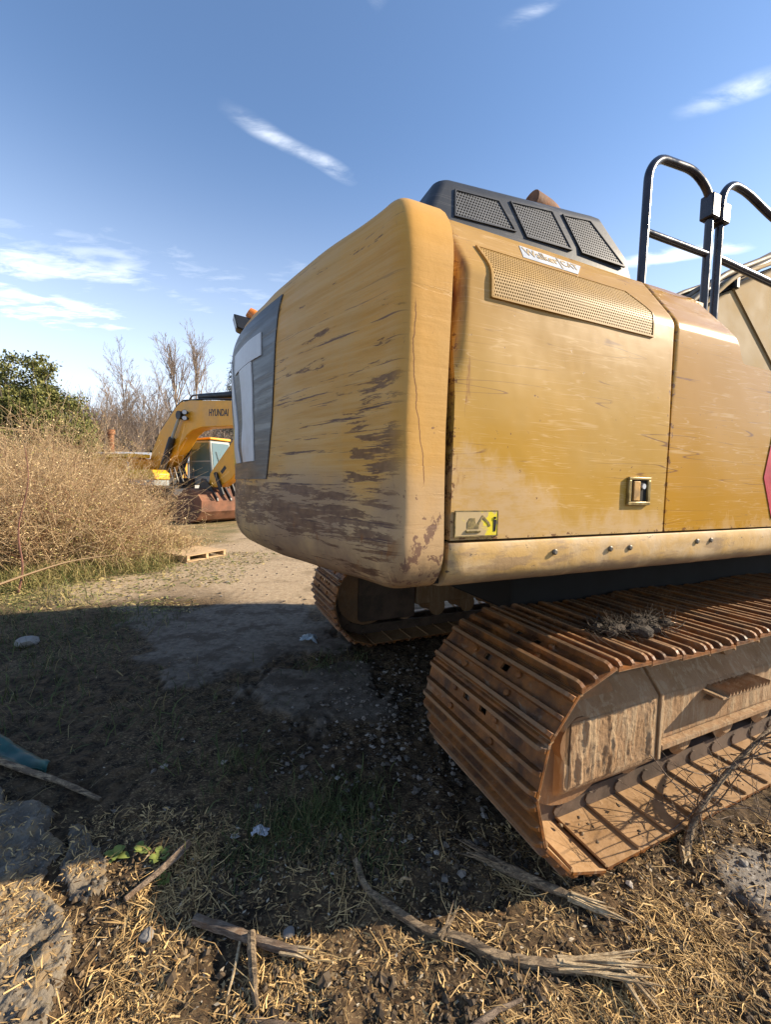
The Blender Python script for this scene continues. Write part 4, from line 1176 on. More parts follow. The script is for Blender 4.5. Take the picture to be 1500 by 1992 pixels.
def pxw(px, d): return (px - 750) / 800 * d
rt = random.Random(5)
tall = bare_tree(300, H=15.6, trunks=2, n1=17, spread=.42, n2=8, r0=.2, lo=.35)
TREES.append((fast('trunk', *tall[0]), fast('crown', *tall[1])))
put_tree(5, pxw(368, 45), 45, 1.06, .3, 'tall twin-trunked bare tree standing above the far boom', base=0)
FAR = 'bare leafless tree in the far tree line'
for px, d, s, k in ((150, 62, .95, 0), (168, 70, 1.1, 3), (190, 60, .95, 1), (205, 66, 1.15, 2), (222, 58, 1.0, 4), (236, 64, 1.22, 0), (250, 70, 1.35, 1), (262, 60, 1.12, 3), (275, 66, 1.25, 2), (290, 58, 1.0, 1), (303, 63, 1.05, 0), (316, 70, 1.15, 3),
                    (330, 60, .9, 2), (345, 66, 1.05, 4), (392, 60, .95, 1), (408, 66, .9, 3), (425, 58, .8, 2), (440, 63, .95, 0), (455, 70, 1.0, 1), (330, 48, .7, 4), (158, 52, .75, 4), (180, 54, .85, 2), (198, 51, .8, 1), (229, 53, .9, 3), (256, 52, .85, 4), (270, 55, .95, 0), (297, 52, .8, 2), (312, 54, .85, 1), (350, 52, .7, 4), (385, 53, .7, 3), (415, 52, .7, 4), (448, 54, .7, 2), (283, 48, .72, 4), (240, 47, .8, 4), (208, 46, .75, 4), (400, 46, .6, 4), (436, 47, .6, 4)):
    put_tree(k, pxw(px, d), d, s, rt.uniform(0, 6.3), FAR, 'bare trees in the far tree line')
for px, d, s, k in ((8, 40, .78, 0), (45, 44, .9, 2)):
    put_tree(k, pxw(px, d), d, s, rt.uniform(0, 6.3), 'thin bare tree rising behind the evergreen ' + ('at the left edge of the picture' if px == 8 else 'crown, right of the leftmost one'))


def blob_tree(seed, blobs, n, leaf, mat, loc, label, cat='tree', trunk=(.18, 4.), name='evergreen_tree'):
    rng = np.random.default_rng(seed); P = []; L = []
    for (bx_, by_, bz_, rx, rz_), w_ in blobs:
        m_ = int(n * w_); nc = max(10, m_ // 90)
        d = rng.normal(size=(nc, 3)); d /= np.linalg.norm(d, axis=1, keepdims=True); rad = rng.uniform(.55, 1.04, nc)[:, None] ** .6
        c = d * rad * np.array([rx, rx, rz_]) + np.array([bx_, by_, bz_])
        i = rng.integers(0, nc, m_); P.append(c[i] + rng.normal(size=(m_, 3)) * np.array([.30, .30, .22]) * (rx / 2.4))
    P = np.concatenate(P); P = P[P[:, 2] > .3]
    e = empty(name, loc, 0); tag(e, label, cat)
    o = link('crown', fast('crown', *leaves_mesh(P, leaf, .55, .2, rng)), mat, e)
    st = np.array([[0, 0, 0.]] * 9); dr = np.array([[0, 0, 1.]] + [[math.cos(a), math.sin(a), 1.1] for a in np.linspace(0, 6, 8)]); dr /= np.linalg.norm(dr, axis=1, keepdims=True); st[1:, 2] = np.linspace(.8, trunk[1] * .6, 8)
    Pb, Rb = branches(st, dr, np.array([trunk[1]] + [trunk[1] * .55] * 8), np.array([trunk[0]] + [trunk[0] * .4] * 8), rng, 6, .06)
    link('trunk', fast('trunk', *tube_batch(Pb, Rb, 6)), M['bark'], e)
    return e


blob_tree(11, [((0, 0, 4.2, 2.9, 2.6), .4), ((-1.6, .3, 6.0, 1.9, 1.9), .22), ((.5, 0, 6.9, 1.5, 1.7), .18), ((2.2, -.2, 4.6, 1.7, 1.9), .2)], 26000, .17, M['ever'], (pxw(38, 23), 23, 0), 'large olive-green evergreen tree above the brush at the far left', trunk=(.2, 7))
blob_tree(12, [((0, 0, 3.2, 2.2, 2.3), .45), ((-.9, 0, 4.9, 1.4, 1.4), .25), ((1.3, 0, 2.6, 1.5, 1.7), .3)], 15000, .16, M['ever'], (pxw(92, 22), 22, 0), 'smaller rounded evergreen sloping down beside the large one', trunk=(.16, 5))
for i, (px, d, h_) in enumerate(((205, 56, 8.8), (330, 55, 8.5), (300, 72, 11.))):
    blob_tree(20 + i, [((0, 0, h_ * .45, 2.6, h_ * .40), .6), ((.2, 0, h_ * .75, 1.7, h_ * .22), .4)], 5000, .30, M['darkever'], (pxw(px, d), d, 0), ('dark evergreen left of the bare trees in the tree line', 'dark evergreen just left of the tall twin-trunked tree', 'dark evergreen in the middle of the far tree line')[i], trunk=(.16, h_ * .7))
# spruce at the edge of the counterweight: whorls of drooping boughs
rng = np.random.default_rng(55); sp = empty('spruce_tree', (pxw(462, 40), 40, 0)); tag(sp, 'pointed grey-green spruce half hidden by the counterweight', 'tree')
S_, D_, L_ = [], [], []
for z in np.arange(1.5, 13.4, .22):
    for k in range(6):
        a = rng.uniform(0, 6.28); S_.append((0, 0, z)); D_.append((math.cos(a), math.sin(a), .10)); L_.append(3.1 * (1 - z / 13.9) + .25)
S_, D_, L_ = np.array(S_), np.array(D_), np.array(L_); Pb, Rb = branches(S_, D_, L_ * rng.uniform(.8, 1.15, len(L_)), np.full(len(L_), .03), rng, 7, .03, .03)
nb = []
for k in range(2, 7): nb.append(np.repeat(Pb[:, k], 7, 0) + rng.normal(size=(len(Pb) * 7, 3)) * .10 - np.array([0, 0, .10]))
V1, F1 = tube_batch(Pb, Rb, 3); V2, F2 = leaves_mesh(np.concatenate(nb), .22, .22, -.6, rng)
link('crown', fast('crown', *merge([(V1, F1), (V2, F2)])), material('spruce_needles', fn_leafy((.055, .06, .05), (.12, .12, .095))), sp)
link('trunk', fast('trunk', *tube_batch(np.linspace((0, 0, -.1), (0, 0, 13.8), 6)[None], np.linspace(.16, .02, 6)[None], 6)), M['bark'], sp)

# the wood behind the tree line and round the lot: a mass of stems and twigs
rng = np.random.default_rng(77); n = 7000
ang = rng.uniform(-2.9, 2.9, n); vw = rng.random(n) < .55; ang[vw] = rng.uniform(-.85, -.28, vw.sum())
dd = rng.uniform(72, 100, n); st = np.stack([np.sin(ang) * dd, np.cos(ang) * dd, np.full(n, -.2)], 1)
dr = rng.normal(size=(n, 3)) * .12; dr[:, 2] = 1; dr /= np.linalg.norm(dr, axis=1, keepdims=True)
Pw, Rw = branches(st, dr, rng.uniform(.3, 1, n) ** .8 * (12 + 6 * fbm(ang * 12, ang * 0, 1., 3, 2)), rng.uniform(.05, .10, n), rng, 5, .10)
t_ = rng.integers(1, 4, (n, 9)); s2 = Pw[np.arange(n)[:, None], t_].reshape(-1, 3); d2 = rng.normal(size=s2.shape) * .8; d2[:, 2] = np.abs(d2[:, 2]) + .5; d2 /= np.linalg.norm(d2, axis=1, keepdims=True)
Pv, Rv = branches(s2, d2, rng.uniform(1.2, 4, len(s2)), np.full(len(s2), .035), rng, 4, .15)
wd = link('far_wood', fast('far_wood', *merge([tube_batch(Pw, Rw, 3), tube_batch(Pv, np.maximum(Rv, .018), 3)])), M['twig']); tag(wd, 'leafless wood closing off the lot in the distance', 'woods', kind='stuff')

# ------------------------------------------------------------------ brush
M['stalk'] = material('dry_stalks', fn_leafy((.34, .22, .115), (.58, .43, .25), (.20, .09, .05)))
M['dryleaf'] = material('dry_leaves', fn_leafy((.38, .26, .12), (.70, .55, .30), (.33, .30, .08)))
M['greenish'] = material('yellow_green_leaves', fn_leafy((.20, .19, .06), (.45, .36, .15), (.13, .16, .03)))


def shrub(seed, x, y, h_, rad, n, lab, leafm='dryleaf', lean=(0, 0), lf=.037):
    rng = np.random.default_rng(seed); z0 = float(gh(x, y)) - .03; n = int(n * 1.35)
    st = np.stack([rng.normal(size=n) * rad * .38, rng.normal(size=n) * rad * .38, np.zeros(n)], 1)
    dr = np.stack([rng.normal(size=n) * .42 + lean[0], rng.normal(size=n) * .42 + lean[1], np.full(n, 1.)], 1); dr[:, :2] += st[:, :2] * .5 / rad; dr /= np.linalg.norm(dr, axis=1, keepdims=True)
    ln_ = h_ * rng.uniform(.45, 1.12, n); ln_[:n // 14] *= 1.32
    P, Rr = branches(st, dr, ln_, rng.uniform(.004, .0085, n), rng, 7, .08, -.045)
    m_ = 7; k = rng.integers(2, 6, (n, m_)); s2 = P[np.arange(n)[:, None], k].reshape(-1, 3); d2 = rng.normal(size=s2.shape) * .7; d2[:, 2] += .45; d2 /= np.linalg.norm(d2, axis=1, keepdims=True)
    P2, R2 = branches(s2, d2, h_ * rng.uniform(.10, .34, len(s2)), np.full(len(s2), .0032), rng, 5, .18, -.02)
    e = empty('dry_shrub', (x, y, z0)); tag(e, lab, 'shrub', 'dry brush along the lot')
    link('stalks', fast('stalks', *merge([tube_batch(P, Rr, 3), tube_batch(P2, np.maximum(R2, .0022), 3)])), M['stalk'], e)
    i = rng.integers(0, len(P2), n * 9); kk = rng.integers(1, 5, len(i)); lp = P2[i, kk] + rng.normal(size=(len(i), 3)) * .03
    j = rng.integers(0, n, n * 4); lp2 = P[j, rng.integers(2, 7, len(j))] + rng.normal(size=(len(j), 3)) * .04
    lp = np.concatenate([lp, lp2]); lp = lp[lp[:, 2] > .02]
    link('leaves', fast('leaves', *leaves_mesh(lp, lf, .42, 0, rng)), M[leafm], e)


for i, (px, d, h_, rad, n, lab) in enumerate((
        (-40, 7.4, 2.5, 1.3, 420, 'tangled tan shrub at the left edge of the picture'), (60, 7.6, 2.3, 1.2, 420, 'tan shrub with arching stalks in front of the large evergreen'),
        (15, 9.4, 3.2, 1.5, 460, 'tallest dry shrub, below the large evergreen'), (120, 9.6, 2.9, 1.4, 440, 'tall dry shrub below the smaller evergreen'), (136, 7.9, 1.7, 1.1, 380, 'dry shrub with yellowing leaves left of the pallet grass'),
        (178, 10.4, 1.55, 1.3, 400, 'dry shrub below the rusty stack'), (192, 8.6, 1.0, 1.0, 340, 'low dense dry shrub left of the far bucket'), (232, 10.2, .7, 1.0, 320, 'dry shrub against the far machine house'),
        (262, 8.9, .62, .8, 300, 'low yellowish shrub in front of the far crawler'), (318, 9.4, .62, .7, 260, 'small reddish shrub in front of the far bucket'), (225, 7.9, .7, .8, 240, 'knee-high weeds left of the pallet'), (-120, 9, 2.8, 1.4, 260, 'dry shrub reaching in from beyond the left edge'))):
    shrub(400 + i, pxw(px, d), d, h_, rad, n, lab, 'greenish' if i in (4, 8, 10) else 'dryleaf', (.12, -.05))

# bare sapling in the brush and a dead stem across the foreground of it
M['redtwig'] = flat('reddish_twig', (.17, .075, .05), .8, .3, 10)
def stick(name, pts, rad, mat, label, cat, sides=7, jitter=.15, parent=None, rough=0.):
    pts = round_path(pts, .3, 4); n = len(pts); rn = random.Random(hash(label) % 1000 if False else len(label) * 7 + n)
    S2 = max(sides, 9); prof = [1 + rn.uniform(-.22, .22) for _ in range(S2)]; m_ = MB(); ref = None; rings = []
    for i, p in enumerate(pts):
        t = (pts[min(i + 1, n - 1)] - pts[max(i - 1, 0)]).normalized()
        if ref is None: ref = t.orthogonal().normalized()
        ref = (ref - t * ref.dot(t)).normalized(); b = t.cross(ref); r_ = (rad[0] + (rad[1] - rad[0]) * i / (n - 1)) * (1 + rn.uniform(-.06, .06))
        if i == n - 1: r_ *= .7
        q = p + Vector((rn.uniform(-1, 1), rn.uniform(-1, 1), rn.uniform(-1, 1))) * rad[0] * rough * .35
        rings.append([q + (ref * math.cos(6.2832 * k / S2) + b * math.sin(6.2832 * k / S2)) * r_ * prof[k] * (1 + rn.uniform(-.07, .07)) for k in range(S2)])
    m_.loft(rings); o = m_.build(name, mat, parent, smooth=True, angle=.45)
    if label: tag(o, label, cat)
    return o
stick('dead_stem', [(-5.2, 5.75, 0), (-5.15, 5.8, .35), (-5.28, 5.85, .9), (-5.1, 5.9, 1.6), (-5.2, 5.95, 2.1)], (.016, .006), M['redtwig'], 'single reddish bare stem rising from the grass at the left edge', 'stem')
stick('fallen_branch', [(-5.6, 5.2, .02), (-5.0, 5.7, .30), (-4.6, 6.0, .45), (-4.1, 6.2, .5)], (.02, .007), M['stalk'], 'pale bent branch leaning over the grass at the left edge', 'branch')
# ------------------------------------------------------------------ foreground: broken pavement
def fn_asphalt(g):
    p = g.pos(); n = g.noise(p, 5, 7, .65); f = g.noise(p, 60, 5, .7); v = g.vor(p, 75.)
    c = g.mix(g.rng(n, .35, .65), (.10, .082, .062), (.205, .17, .125))
    c = g.mix(g.mul(g.rng(v, .32, .12), .6), c, (.27, .235, .185))
    c = g.mix(g.rng(g.noise(p, 11, 6, .7), .52, .62), c, (.22, .155, .085))
    return {'Base Color': c, 'Roughness': .92, 'Normal': g.bump(g.m('ADD', g.mul(f, .7), g.mul(v, -.5)), .8, .012)}
M['asphalt'] = material('crumbling_pavement', fn_asphalt)


def slab(name, k, label, step=.008):
    poly, top, seed = PAVE[k]; P = np.array(poly); x0, y0 = P.min(0) - .05; x1, y1 = P.max(0) + .05
    X, Y = np.meshgrid(np.arange(x0, x1, step), np.arange(y0, y1, step)); sd_ = pave_sd(X, Y, poly, seed)
    Z = gh(X, Y) + .006; ok = sd_ > -.002; ny, nx = X.shape; idx = np.arange(nx * ny).reshape(ny, nx)
    F = np.stack([idx[:-1, :-1], idx[:-1, 1:], idx[1:, 1:], idx[1:, :-1]], -1).reshape(-1, 4)
    F = F[ok.ravel()[F].all(1)]; used, inv = np.unique(F, return_inverse=True)
    tag(link(name, fast(name, np.stack([X, Y, Z], -1).reshape(-1, 3)[used], inv.reshape(-1, 4)), M['asphalt'], smooth=True), label, kind='structure')


slab('broken_pavement', 0, 'broken grey pavement edge in the lower left corner')
slab('pavement_chunk', 1, 'rounded loose chunk broken off the pavement edge')

# ------------------------------------------------------------------ loose ground cover
def dens(x, y):
    c, l, p, v = masks(x, y); return np.clip(1 - np.maximum(np.maximum(c, l), p * .7), 0, 1)


def blades(n, xr, yr, ln, wd, lift, seed, keep=None, curl=.35):
    rng = np.random.default_rng(seed); x = rng.uniform(*xr, n); y = rng.uniform(*yr, n)
    m_ = rng.random(n) < (dens(x, y) if keep is None else keep(x, y)); x, y = x[m_], y[m_]; n = len(x)
    a = rng.uniform(0, 6.283, n); L = rng.uniform(*ln, n); up = rng.uniform(*lift, n); w_ = rng.uniform(*wd, n)
    b = a + rng.normal(size=n) * curl
    p0 = np.stack([x, y, gh(x, y) + .008 * (x < -.85) * (y < 2.2) + .002], 1)
    p1 = p0 + np.stack([np.cos(a) * L * .5 * np.cos(up), np.sin(a) * L * .5 * np.cos(up), L * .5 * np.sin(up)], 1)
    up2 = up - np.abs(rng.normal(size=n)) * .45
    p2 = p1 + np.stack([np.cos(b) * L * .5 * np.cos(up2), np.sin(b) * L * .5 * np.cos(up2), L * .5 * np.sin(up2)], 1)
    p2[:, 2] = np.maximum(p2[:, 2], gh(p2[:, 0], p2[:, 1]) + .002)
    s = np.stack([-np.sin(a), np.cos(a), rng.normal(size=n) * .5], 1) * (w_ * .5)[:, None]
    V = np.stack([p0 - s, p0 + s, p1 + s, p1 - s, p2 + s * .35, p2 - s * .35], 1).reshape(-1, 3)
    i = np.arange(n)[:, None] * 6; F = np.concatenate([i + np.array([[0, 1, 2, 3]]), i + np.array([[3, 2, 4, 5]])])
    return V, F


M['straw'] = material('straw', fn_leafy((.17, .095, .035), (.70, .48, .21), (.08, .045, .02)))
M['grass'] = material('green_grass', fn_leafy((.03, .048, .012), (.10, .115, .035), (.24, .18, .08)))
M['mixgrass'] = material('verge_grass', fn_leafy((.10, .115, .03), (.40, .30, .13), (.07, .10, .02)))
shade_keep = lambda x, y: 1 - .85 * smooth(-.06, .08, poly_sd(x, y, [(-.72, 1.47), (-.3, 1.38), (.1, 1.42), (.45, 1.55), (.75, 1.72), (.3, 2.3), (-.7, 2.3), (-1.3, 2.1), (-.75, 1.8)]) + (fbm(x, y, 6, 3, 8) - .5) * .2)  # thins pale straw so the machine's shadow area looks darker
patchy = lambda x, y: shade_keep(x, y) * dens(x, y) * smooth(.42, .60, fbm(x, y, 3.6, 4, 90)) * .95 * (1 - .6 * smooth(1.7, 2.0, y) * smooth(2.2, 1.9, y)) + .06 * dens(x, y)
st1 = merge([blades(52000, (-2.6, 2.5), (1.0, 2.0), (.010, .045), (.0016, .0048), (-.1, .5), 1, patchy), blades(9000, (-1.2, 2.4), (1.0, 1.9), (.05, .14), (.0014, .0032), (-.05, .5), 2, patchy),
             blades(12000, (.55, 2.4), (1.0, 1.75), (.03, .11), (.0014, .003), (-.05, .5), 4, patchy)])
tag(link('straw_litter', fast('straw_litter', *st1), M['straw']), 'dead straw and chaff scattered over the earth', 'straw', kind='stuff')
M['shadelitter'] = material('shade_litter', fn_leafy((.03, .022, .012), (.10, .072, .036), (.20, .145, .07)))  # litter colour darkened to carry the shade beside the machine
tag(link('shade_litter', fast('shade_litter', *blades(17000, (-5.5, 1.6), (1.75, 5.4), (.03, .13), (.002, .0045), (-.1, .5), 3, patchy)), M['shadelitter']), 'grass litter darkened to deepen the shade on the earth beside the machine', 'litter', kind='stuff')
tufts = [(-.45, 1.89, .16, 1.0), (-.30, 1.95, .16, 1.0), (-.13, 2.03, .18, .9), (-.6, 1.75, .14, .5), (-.05, 1.75, .2, .35), (-3.6, 4.1, .6, .7), (-2.9, 3.6, .5, .5), (-2.5, 2.9, .5, .45), (-1.6, 2.9, .5, .35), (-3.0, 4.7, .6, .6), (-4.6, 4.6, .7, .7), (-1.0, 2.3, .35, .4), (-.55, 3.62, .25, .7), (-.2, 3.75, .2, .6)]
def tuftk(x, y): return np.clip(sum(w_ * .55 * np.exp(-((x - a) ** 2 + (y - b) ** 2) / (2 * (s * .6) ** 2)) for a, b, s, w_ in tufts), 0, 1)
tag(link('grass_tufts', fast('grass_tufts', *merge([blades(16000, (-.95, .25), (1.5, 2.4), (.03, .11), (.0015, .0035), (.5, 1.4), 5, tuftk, .6), blades(30000, (-5.4, .3), (2.2, 5.3), (.05, .17), (.003, .006), (.4, 1.35), 6, tuftk, .6)])), M['grass']), 'green grass growing in the shade of the machine', 'grass', kind='stuff')
vk = lambda x, y: masks(x, y)[3] * smooth(.30, .6, fbm(x, y, 1.3, 3, 44))
tag(link('verge_grass', fast('verge_grass', *merge([blades(26000, (-8, -3.3), (5.2, 10), (.10, .42), (.004, .008), (.35, 1.4), 7, vk, .5), blades(26000, (-8, -2.4), (5.0, 9.5), (.03, .10), (.008, .02), (-.2, .5), 8, lambda x, y: np.clip(masks(x, y)[3] + .35 * smooth(.5, .7, fbm(x, y, 1., 3, 3)), 0, 1))])), M['mixgrass']), 'long dry grass along the foot of the brush', 'grass', kind='stuff')


def rocks(n, xr, yr, size, seed, keep, flat_=.6):
    rng = np.random.default_rng(seed); x = rng.uniform(*xr, n); y = rng.uniform(*yr, n); m_ = rng.random(n) < keep(x, y); x, y = x[m_], y[m_]; n = len(x)
    base = np.array([[1, 0, 0], [-1, 0, 0], [0, 1, 0], [0, -1, 0], [0, 0, 1], [0, 0, -1], [.6, .6, .55], [-.6, .6, .5], [-.6, -.6, .55], [.6, -.6, .5]], float)
    Fb = np.array([[0, 2, 6], [6, 2, 4], [0, 6, 4], [2, 1, 7], [7, 1, 4], [2, 7, 4], [1, 3, 8], [8, 3, 4], [1, 8, 4], [3, 0, 9], [9, 0, 4], [3, 9, 4], [2, 0, 5], [1, 2, 5], [3, 1, 5], [0, 3, 5]])
    s = rng.uniform(0, 1, n) ** 2.2 * (size[1] - size[0]) + size[0]; a = rng.uniform(0, 6.28, n); c, s_ = np.cos(a)[:, None], np.sin(a)[:, None]
    B = base[None] * (1 + rng.normal(size=(n, 10, 1)) * .30) * np.stack([np.ones(n), rng.uniform(.6, 1, n), rng.uniform(flat_ * .7, flat_ * 1.2, n)], 1)[:, None]
    V = np.stack([B[..., 0] * c - B[..., 1] * s_, B[..., 0] * s_ + B[..., 1] * c, B[..., 2]], -1) * s[:, None, None] * .5
    V = V + np.stack([x, y, gh(x, y) + s * .12], 1)[:, None]
    return V.reshape(-1, 3), (np.arange(n)[:, None, None] * 10 + Fb[None]).reshape(-1, 3)


M['gravel'] = material('gravel', fn_leafy((.085, .07, .055), (.24, .20, .16), (.36, .32, .27)))
M['soilclod'] = material('soil_clods', fn_leafy((.035, .025, .017), (.11, .078, .048), (.20, .14, .08)))
gk = lambda x, y: np.clip(.95 * np.exp(-(((x - .25) / .55) ** 2 + ((y - 2.8) / .75) ** 2)) + .02 * dens(x, y) + .25 * np.exp(-(((x + .3) / .6) ** 2 + ((y - 2.5) / .5) ** 2)), 0, 1)
tag(link('gravel', fastflat('gravel', *merge([rocks(5200, (-1.4, 1.6), (1.6, 4.2), (.008, .045), 9, gk), rocks(2200, (1.4, 2.6), (1.3, 2.3), (.004, .018), 10, lambda x, y: masks(x, y)[2] * .9), rocks(2600, (-6, 1), (5.4, 12), (.012, .05), 14, lambda x, y: .35 + 0 * x)])), M['gravel']), 'loose pale gravel beside the tracks', 'gravel', kind='stuff')
tag(link('soil_clods', fastflat('soil_clods', *merge([rocks(9000, (-1.2, 2.4), (1.0, 2.0), (.004, .030), 11, lambda x, y: dens(x, y) * smooth(.42, .62, fbm(x, y, 3.4, 3, 19)), .8), rocks(90, (-.75, .1), (1.05, 1.36), (.02, .05), 12, lambda x, y: .35 + 0 * x, .6)])), M['soilclod'], smooth=False), 'crumbled dark soil clods', 'soil', kind='stuff')
M['chip'] = material('bark_chips', fn_leafy((.13, .07, .03), (.42, .29, .14), (.40, .34, .25)))
rng = np.random.default_rng(31); n = 11000; x = rng.uniform(-1.3, 2.4, n); y = rng.uniform(1.0, 1.95, n); m_ = rng.random(n) < dens(x, y); x, y = x[m_], y[m_]
n2 = 900; x = np.concatenate([x, rng.uniform(-5, 1, n2)]); y = np.concatenate([y, rng.uniform(2.1, 5.2, n2)])
V, F = leaves_mesh(np.stack([x, y, gh(x, y) + .004], 1), rng.uniform(.008, .028, len(x)), .45, 0., rng); V = V.reshape(-1, 4, 3); V[:, :, 2] = V[:, :1, 2] + np.abs(V[:, :, 2] - V[:, :1, 2]) * .35
tag(link('bark_chips', fast('bark_chips', V.reshape(-1, 3), F), M['chip']), 'bits of bark and dead leaf on the earth', 'debris', kind='stuff')

# ------------------------------------------------------------------ sticks and splintered wood
def fn_wood(c1, c2, c3):
    def fn(g):
        p = g.n('ShaderNodeTexCoord').outputs['Object']; n = g.noise(g.map(p, (9, 44, 60), (0, 0, -.25)), 1.6, 6, .7, .5); f = g.noise(p, 13, 5, .65)
        c = g.mix(g.rng(n, .38, .62), c1, c2); c = g.mix(g.rng(f, .52, .66), c, c3)
        return {'Base Color': c, 'Roughness': .9, 'Normal': g.bump(n, 1., .014)}
    return fn
M['oldwood'] = material('weathered_wood', fn_wood((.07, .048, .03), (.36, .26, .155), (.15, .105, .065)))
M['palewood'] = material('torn_wood', fn_wood((.34, .24, .13), (.62, .48, .29), (.24, .165, .09)))
M['barkwood'] = material('bark_wood', fn_wood((.10, .07, .05), (.27, .20, .14), (.16, .10, .06)))


def wpt(x, y, h_): return (x, y, float(gh(x, y)) + h_)
def splinters(parent, base, dirn, n, ln, seed, mat, spread=.35, w_=.006):
    rn = random.Random(seed)
    for k in range(n):
        d = (Vector(dirn).normalized() + Vector((rn.uniform(-1, 1), rn.uniform(-1, 1), rn.uniform(-.4, .6))) * spread).normalized()
        p = Vector(base) + Vector((rn.uniform(-1, 1), rn.uniform(-1, 1), rn.uniform(-.3, 1))) * .018; L = ln * rn.uniform(.5, 1.1)
        m_ = MB(); m_.tube([p - d * .03, p + d * L * .5 + Vector((0, 0, rn.uniform(-.006, .006))), p + d * L], [w_ * rn.uniform(.7, 1.4), w_ * .9, w_ * .25], 4); m_.build('splinter', mat, parent)


lg = stick('broken_log', [wpt(-.10, 1.68, .03), wpt(-.055, 1.575, .012), wpt(.055, 1.50, .022), wpt(.17, 1.425, .008), wpt(.31, 1.395, .02), wpt(.42, 1.345, .012), wpt(.56, 1.325, .016), wpt(.72, 1.315, .016)], (.014, .019), M['oldwood'], 'long weathered branch with a torn pale end, half in shade', 'log', 9, .22, None, .35)
splinters(lg, wpt(.66, 1.317, .022), (1, -.07, .06), 18, .28, 3, M['palewood'], .20, .007); splinters(lg, wpt(.25, 1.41, .02), (.6, .8, .3), 4, .09, 31, M['oldwood'], .3, .005)
splinters(lg, wpt(.84, 1.31, .02), (.35, -1, .1), 6, .12, 4, M['palewood'], .3, .008)
sp1 = stick('splintered_wood', [wpt(.44, 1.76, .02), wpt(.60, 1.655, .025), wpt(.76, 1.57, .02), wpt(.90, 1.495, .018)], (.024, .010), M['oldwood'], 'flat splintered wood beside the tip of the near track', 'wood', 6, .3, None, .3)
splinters(sp1, wpt(.52, 1.71, .02), (-1, .45, .15), 9, .17, 8, M['oldwood'], .25, .007); splinters(sp1, wpt(.80, 1.55, .02), (1, -.5, .05), 8, .17, 9, M['palewood'], .12, .006)
s3 = stick('broken_stick', [wpt(-.69, 1.44, .02), wpt(-.56, 1.405, .03), wpt(-.42, 1.37, .03), wpt(-.28, 1.335, .02)], (.017, .015), M['barkwood'], 'bark-covered stick along the edge of the shade', 'stick', 8, .2, None, .3)
splinters(s3, wpt(-.30, 1.34, .025), (1, -.3, .05), 6, .10, 12, M['palewood'], .2, .005)
stick('short_stick', [wpt(-.455, 1.385, .05), wpt(-.43, 1.31, .03), wpt(-.40, 1.24, .02), wpt(-.375, 1.185, .012)], (.017, .011), M['oldwood'], 'short pointed stick lying towards the camera below the bark-covered one', 'stick', 8, .2, None, .25)
stick('thin_stick', [wpt(-.50, 1.41, .015), wpt(-.485, 1.30, .015), wpt(-.48, 1.22, .012)], (.006, .004), M['palewood'], 'thin pale twig left of the short pointed stick', 'stick', 6, .2)
stick('bark_strip', [wpt(-.99, 1.50, .03), wpt(-.90, 1.63, .05), wpt(-.84, 1.72, .06)], (.012, .02), M['barkwood'], 'curled reddish bark strip at the corner of the sunlit patch', 'bark', 5, .3)
stick('grey_stick', [wpt(-2.3, 2.27, .05), wpt(-2.0, 2.20, .05), wpt(-1.75, 2.12, .04), wpt(-1.46, 2.04, .02)], (.016, .012), M['oldwood'], 'grey stick lying across the green plastic at the left', 'stick', 7, .2, None, .2)
stick('thin_stick', [wpt(.25, 1.13, .015), wpt(.36, 1.18, .02), wpt(.47, 1.22, .02)], (.012, .007), M['barkwood'], 'brown stick at the bottom right of centre', 'stick', 6, .2, None, .3)
stick('thin_stick', [wpt(-.40, 1.165, .012), wpt(-.27, 1.15, .02), wpt(-.17, 1.14, .012)], (.009, .007), M['barkwood'], 'brown stick at the bottom edge, left of centre', 'stick', 6, .2, None, .3)
stick('upright_stub', [wpt(.09, 1.62, 0), wpt(.10, 1.60, .06), wpt(.13, 1.545, .10)], (.008, .004), M['palewood'], 'short sunlit twig poking out of the shade', 'stick', 5, .2)
# fallen branch leaning against the near track
br = stick('fallen_branch', [wpt(1.40, 1.765, .015), wpt(1.47, 1.85, .05), (1.60, 1.93, .13), (1.80, 2.02, .24), (2.10, 2.15, .36), (2.4, 2.3, .45)], (.020, .010), M['oldwood'], 'bare fallen branch with fine twigs beside the near track', 'branch', 8, .12, None, .15)
splinters(br, wpt(1.395, 1.76, .02), (-.5, -.7, -.05), 6, .07, 21, M['palewood'], .25, .006)
rng = np.random.default_rng(88); bp = np.array([(1.47, 1.85, .06), (1.60, 1.93, .13), (1.80, 2.02, .24), (2.10, 2.15, .36)])
t_ = rng.uniform(0, 2.99, 26); k = t_.astype(int); f = (t_ - k)[:, None]; s0 = bp[k] * (1 - f) + bp[k + 1] * f
d0 = rng.normal(size=(26, 3)) * np.array([.9, .6, .55]) + np.array([.1, -.25, .15]); d0 /= np.linalg.norm(d0, axis=1, keepdims=True)
Pa, Ra = branches(s0, d0, rng.uniform(.18, .55, 26), np.full(26, .0045), rng, 7, .13, -.01)
k = rng.integers(1, 6, (26, 4)); s1 = Pa[np.arange(26)[:, None], k].reshape(-1, 3); d1 = rng.normal(size=s1.shape); d1 /= np.linalg.norm(d1, axis=1, keepdims=True)
Pb, Rb = branches(s1, d1, rng.uniform(.06, .24, len(s1)), np.full(len(s1), .0025), rng, 5, .16)
for PP in (Pa, Pb): PP[..., 2] = np.maximum(PP[..., 2], .03)
link('twigs', fast('twigs', *merge([tube_batch(Pa, np.maximum(Ra, .0018), 4), tube_batch(Pb, np.maximum(Rb, .0013), 3)])), M['barkwood'], br)

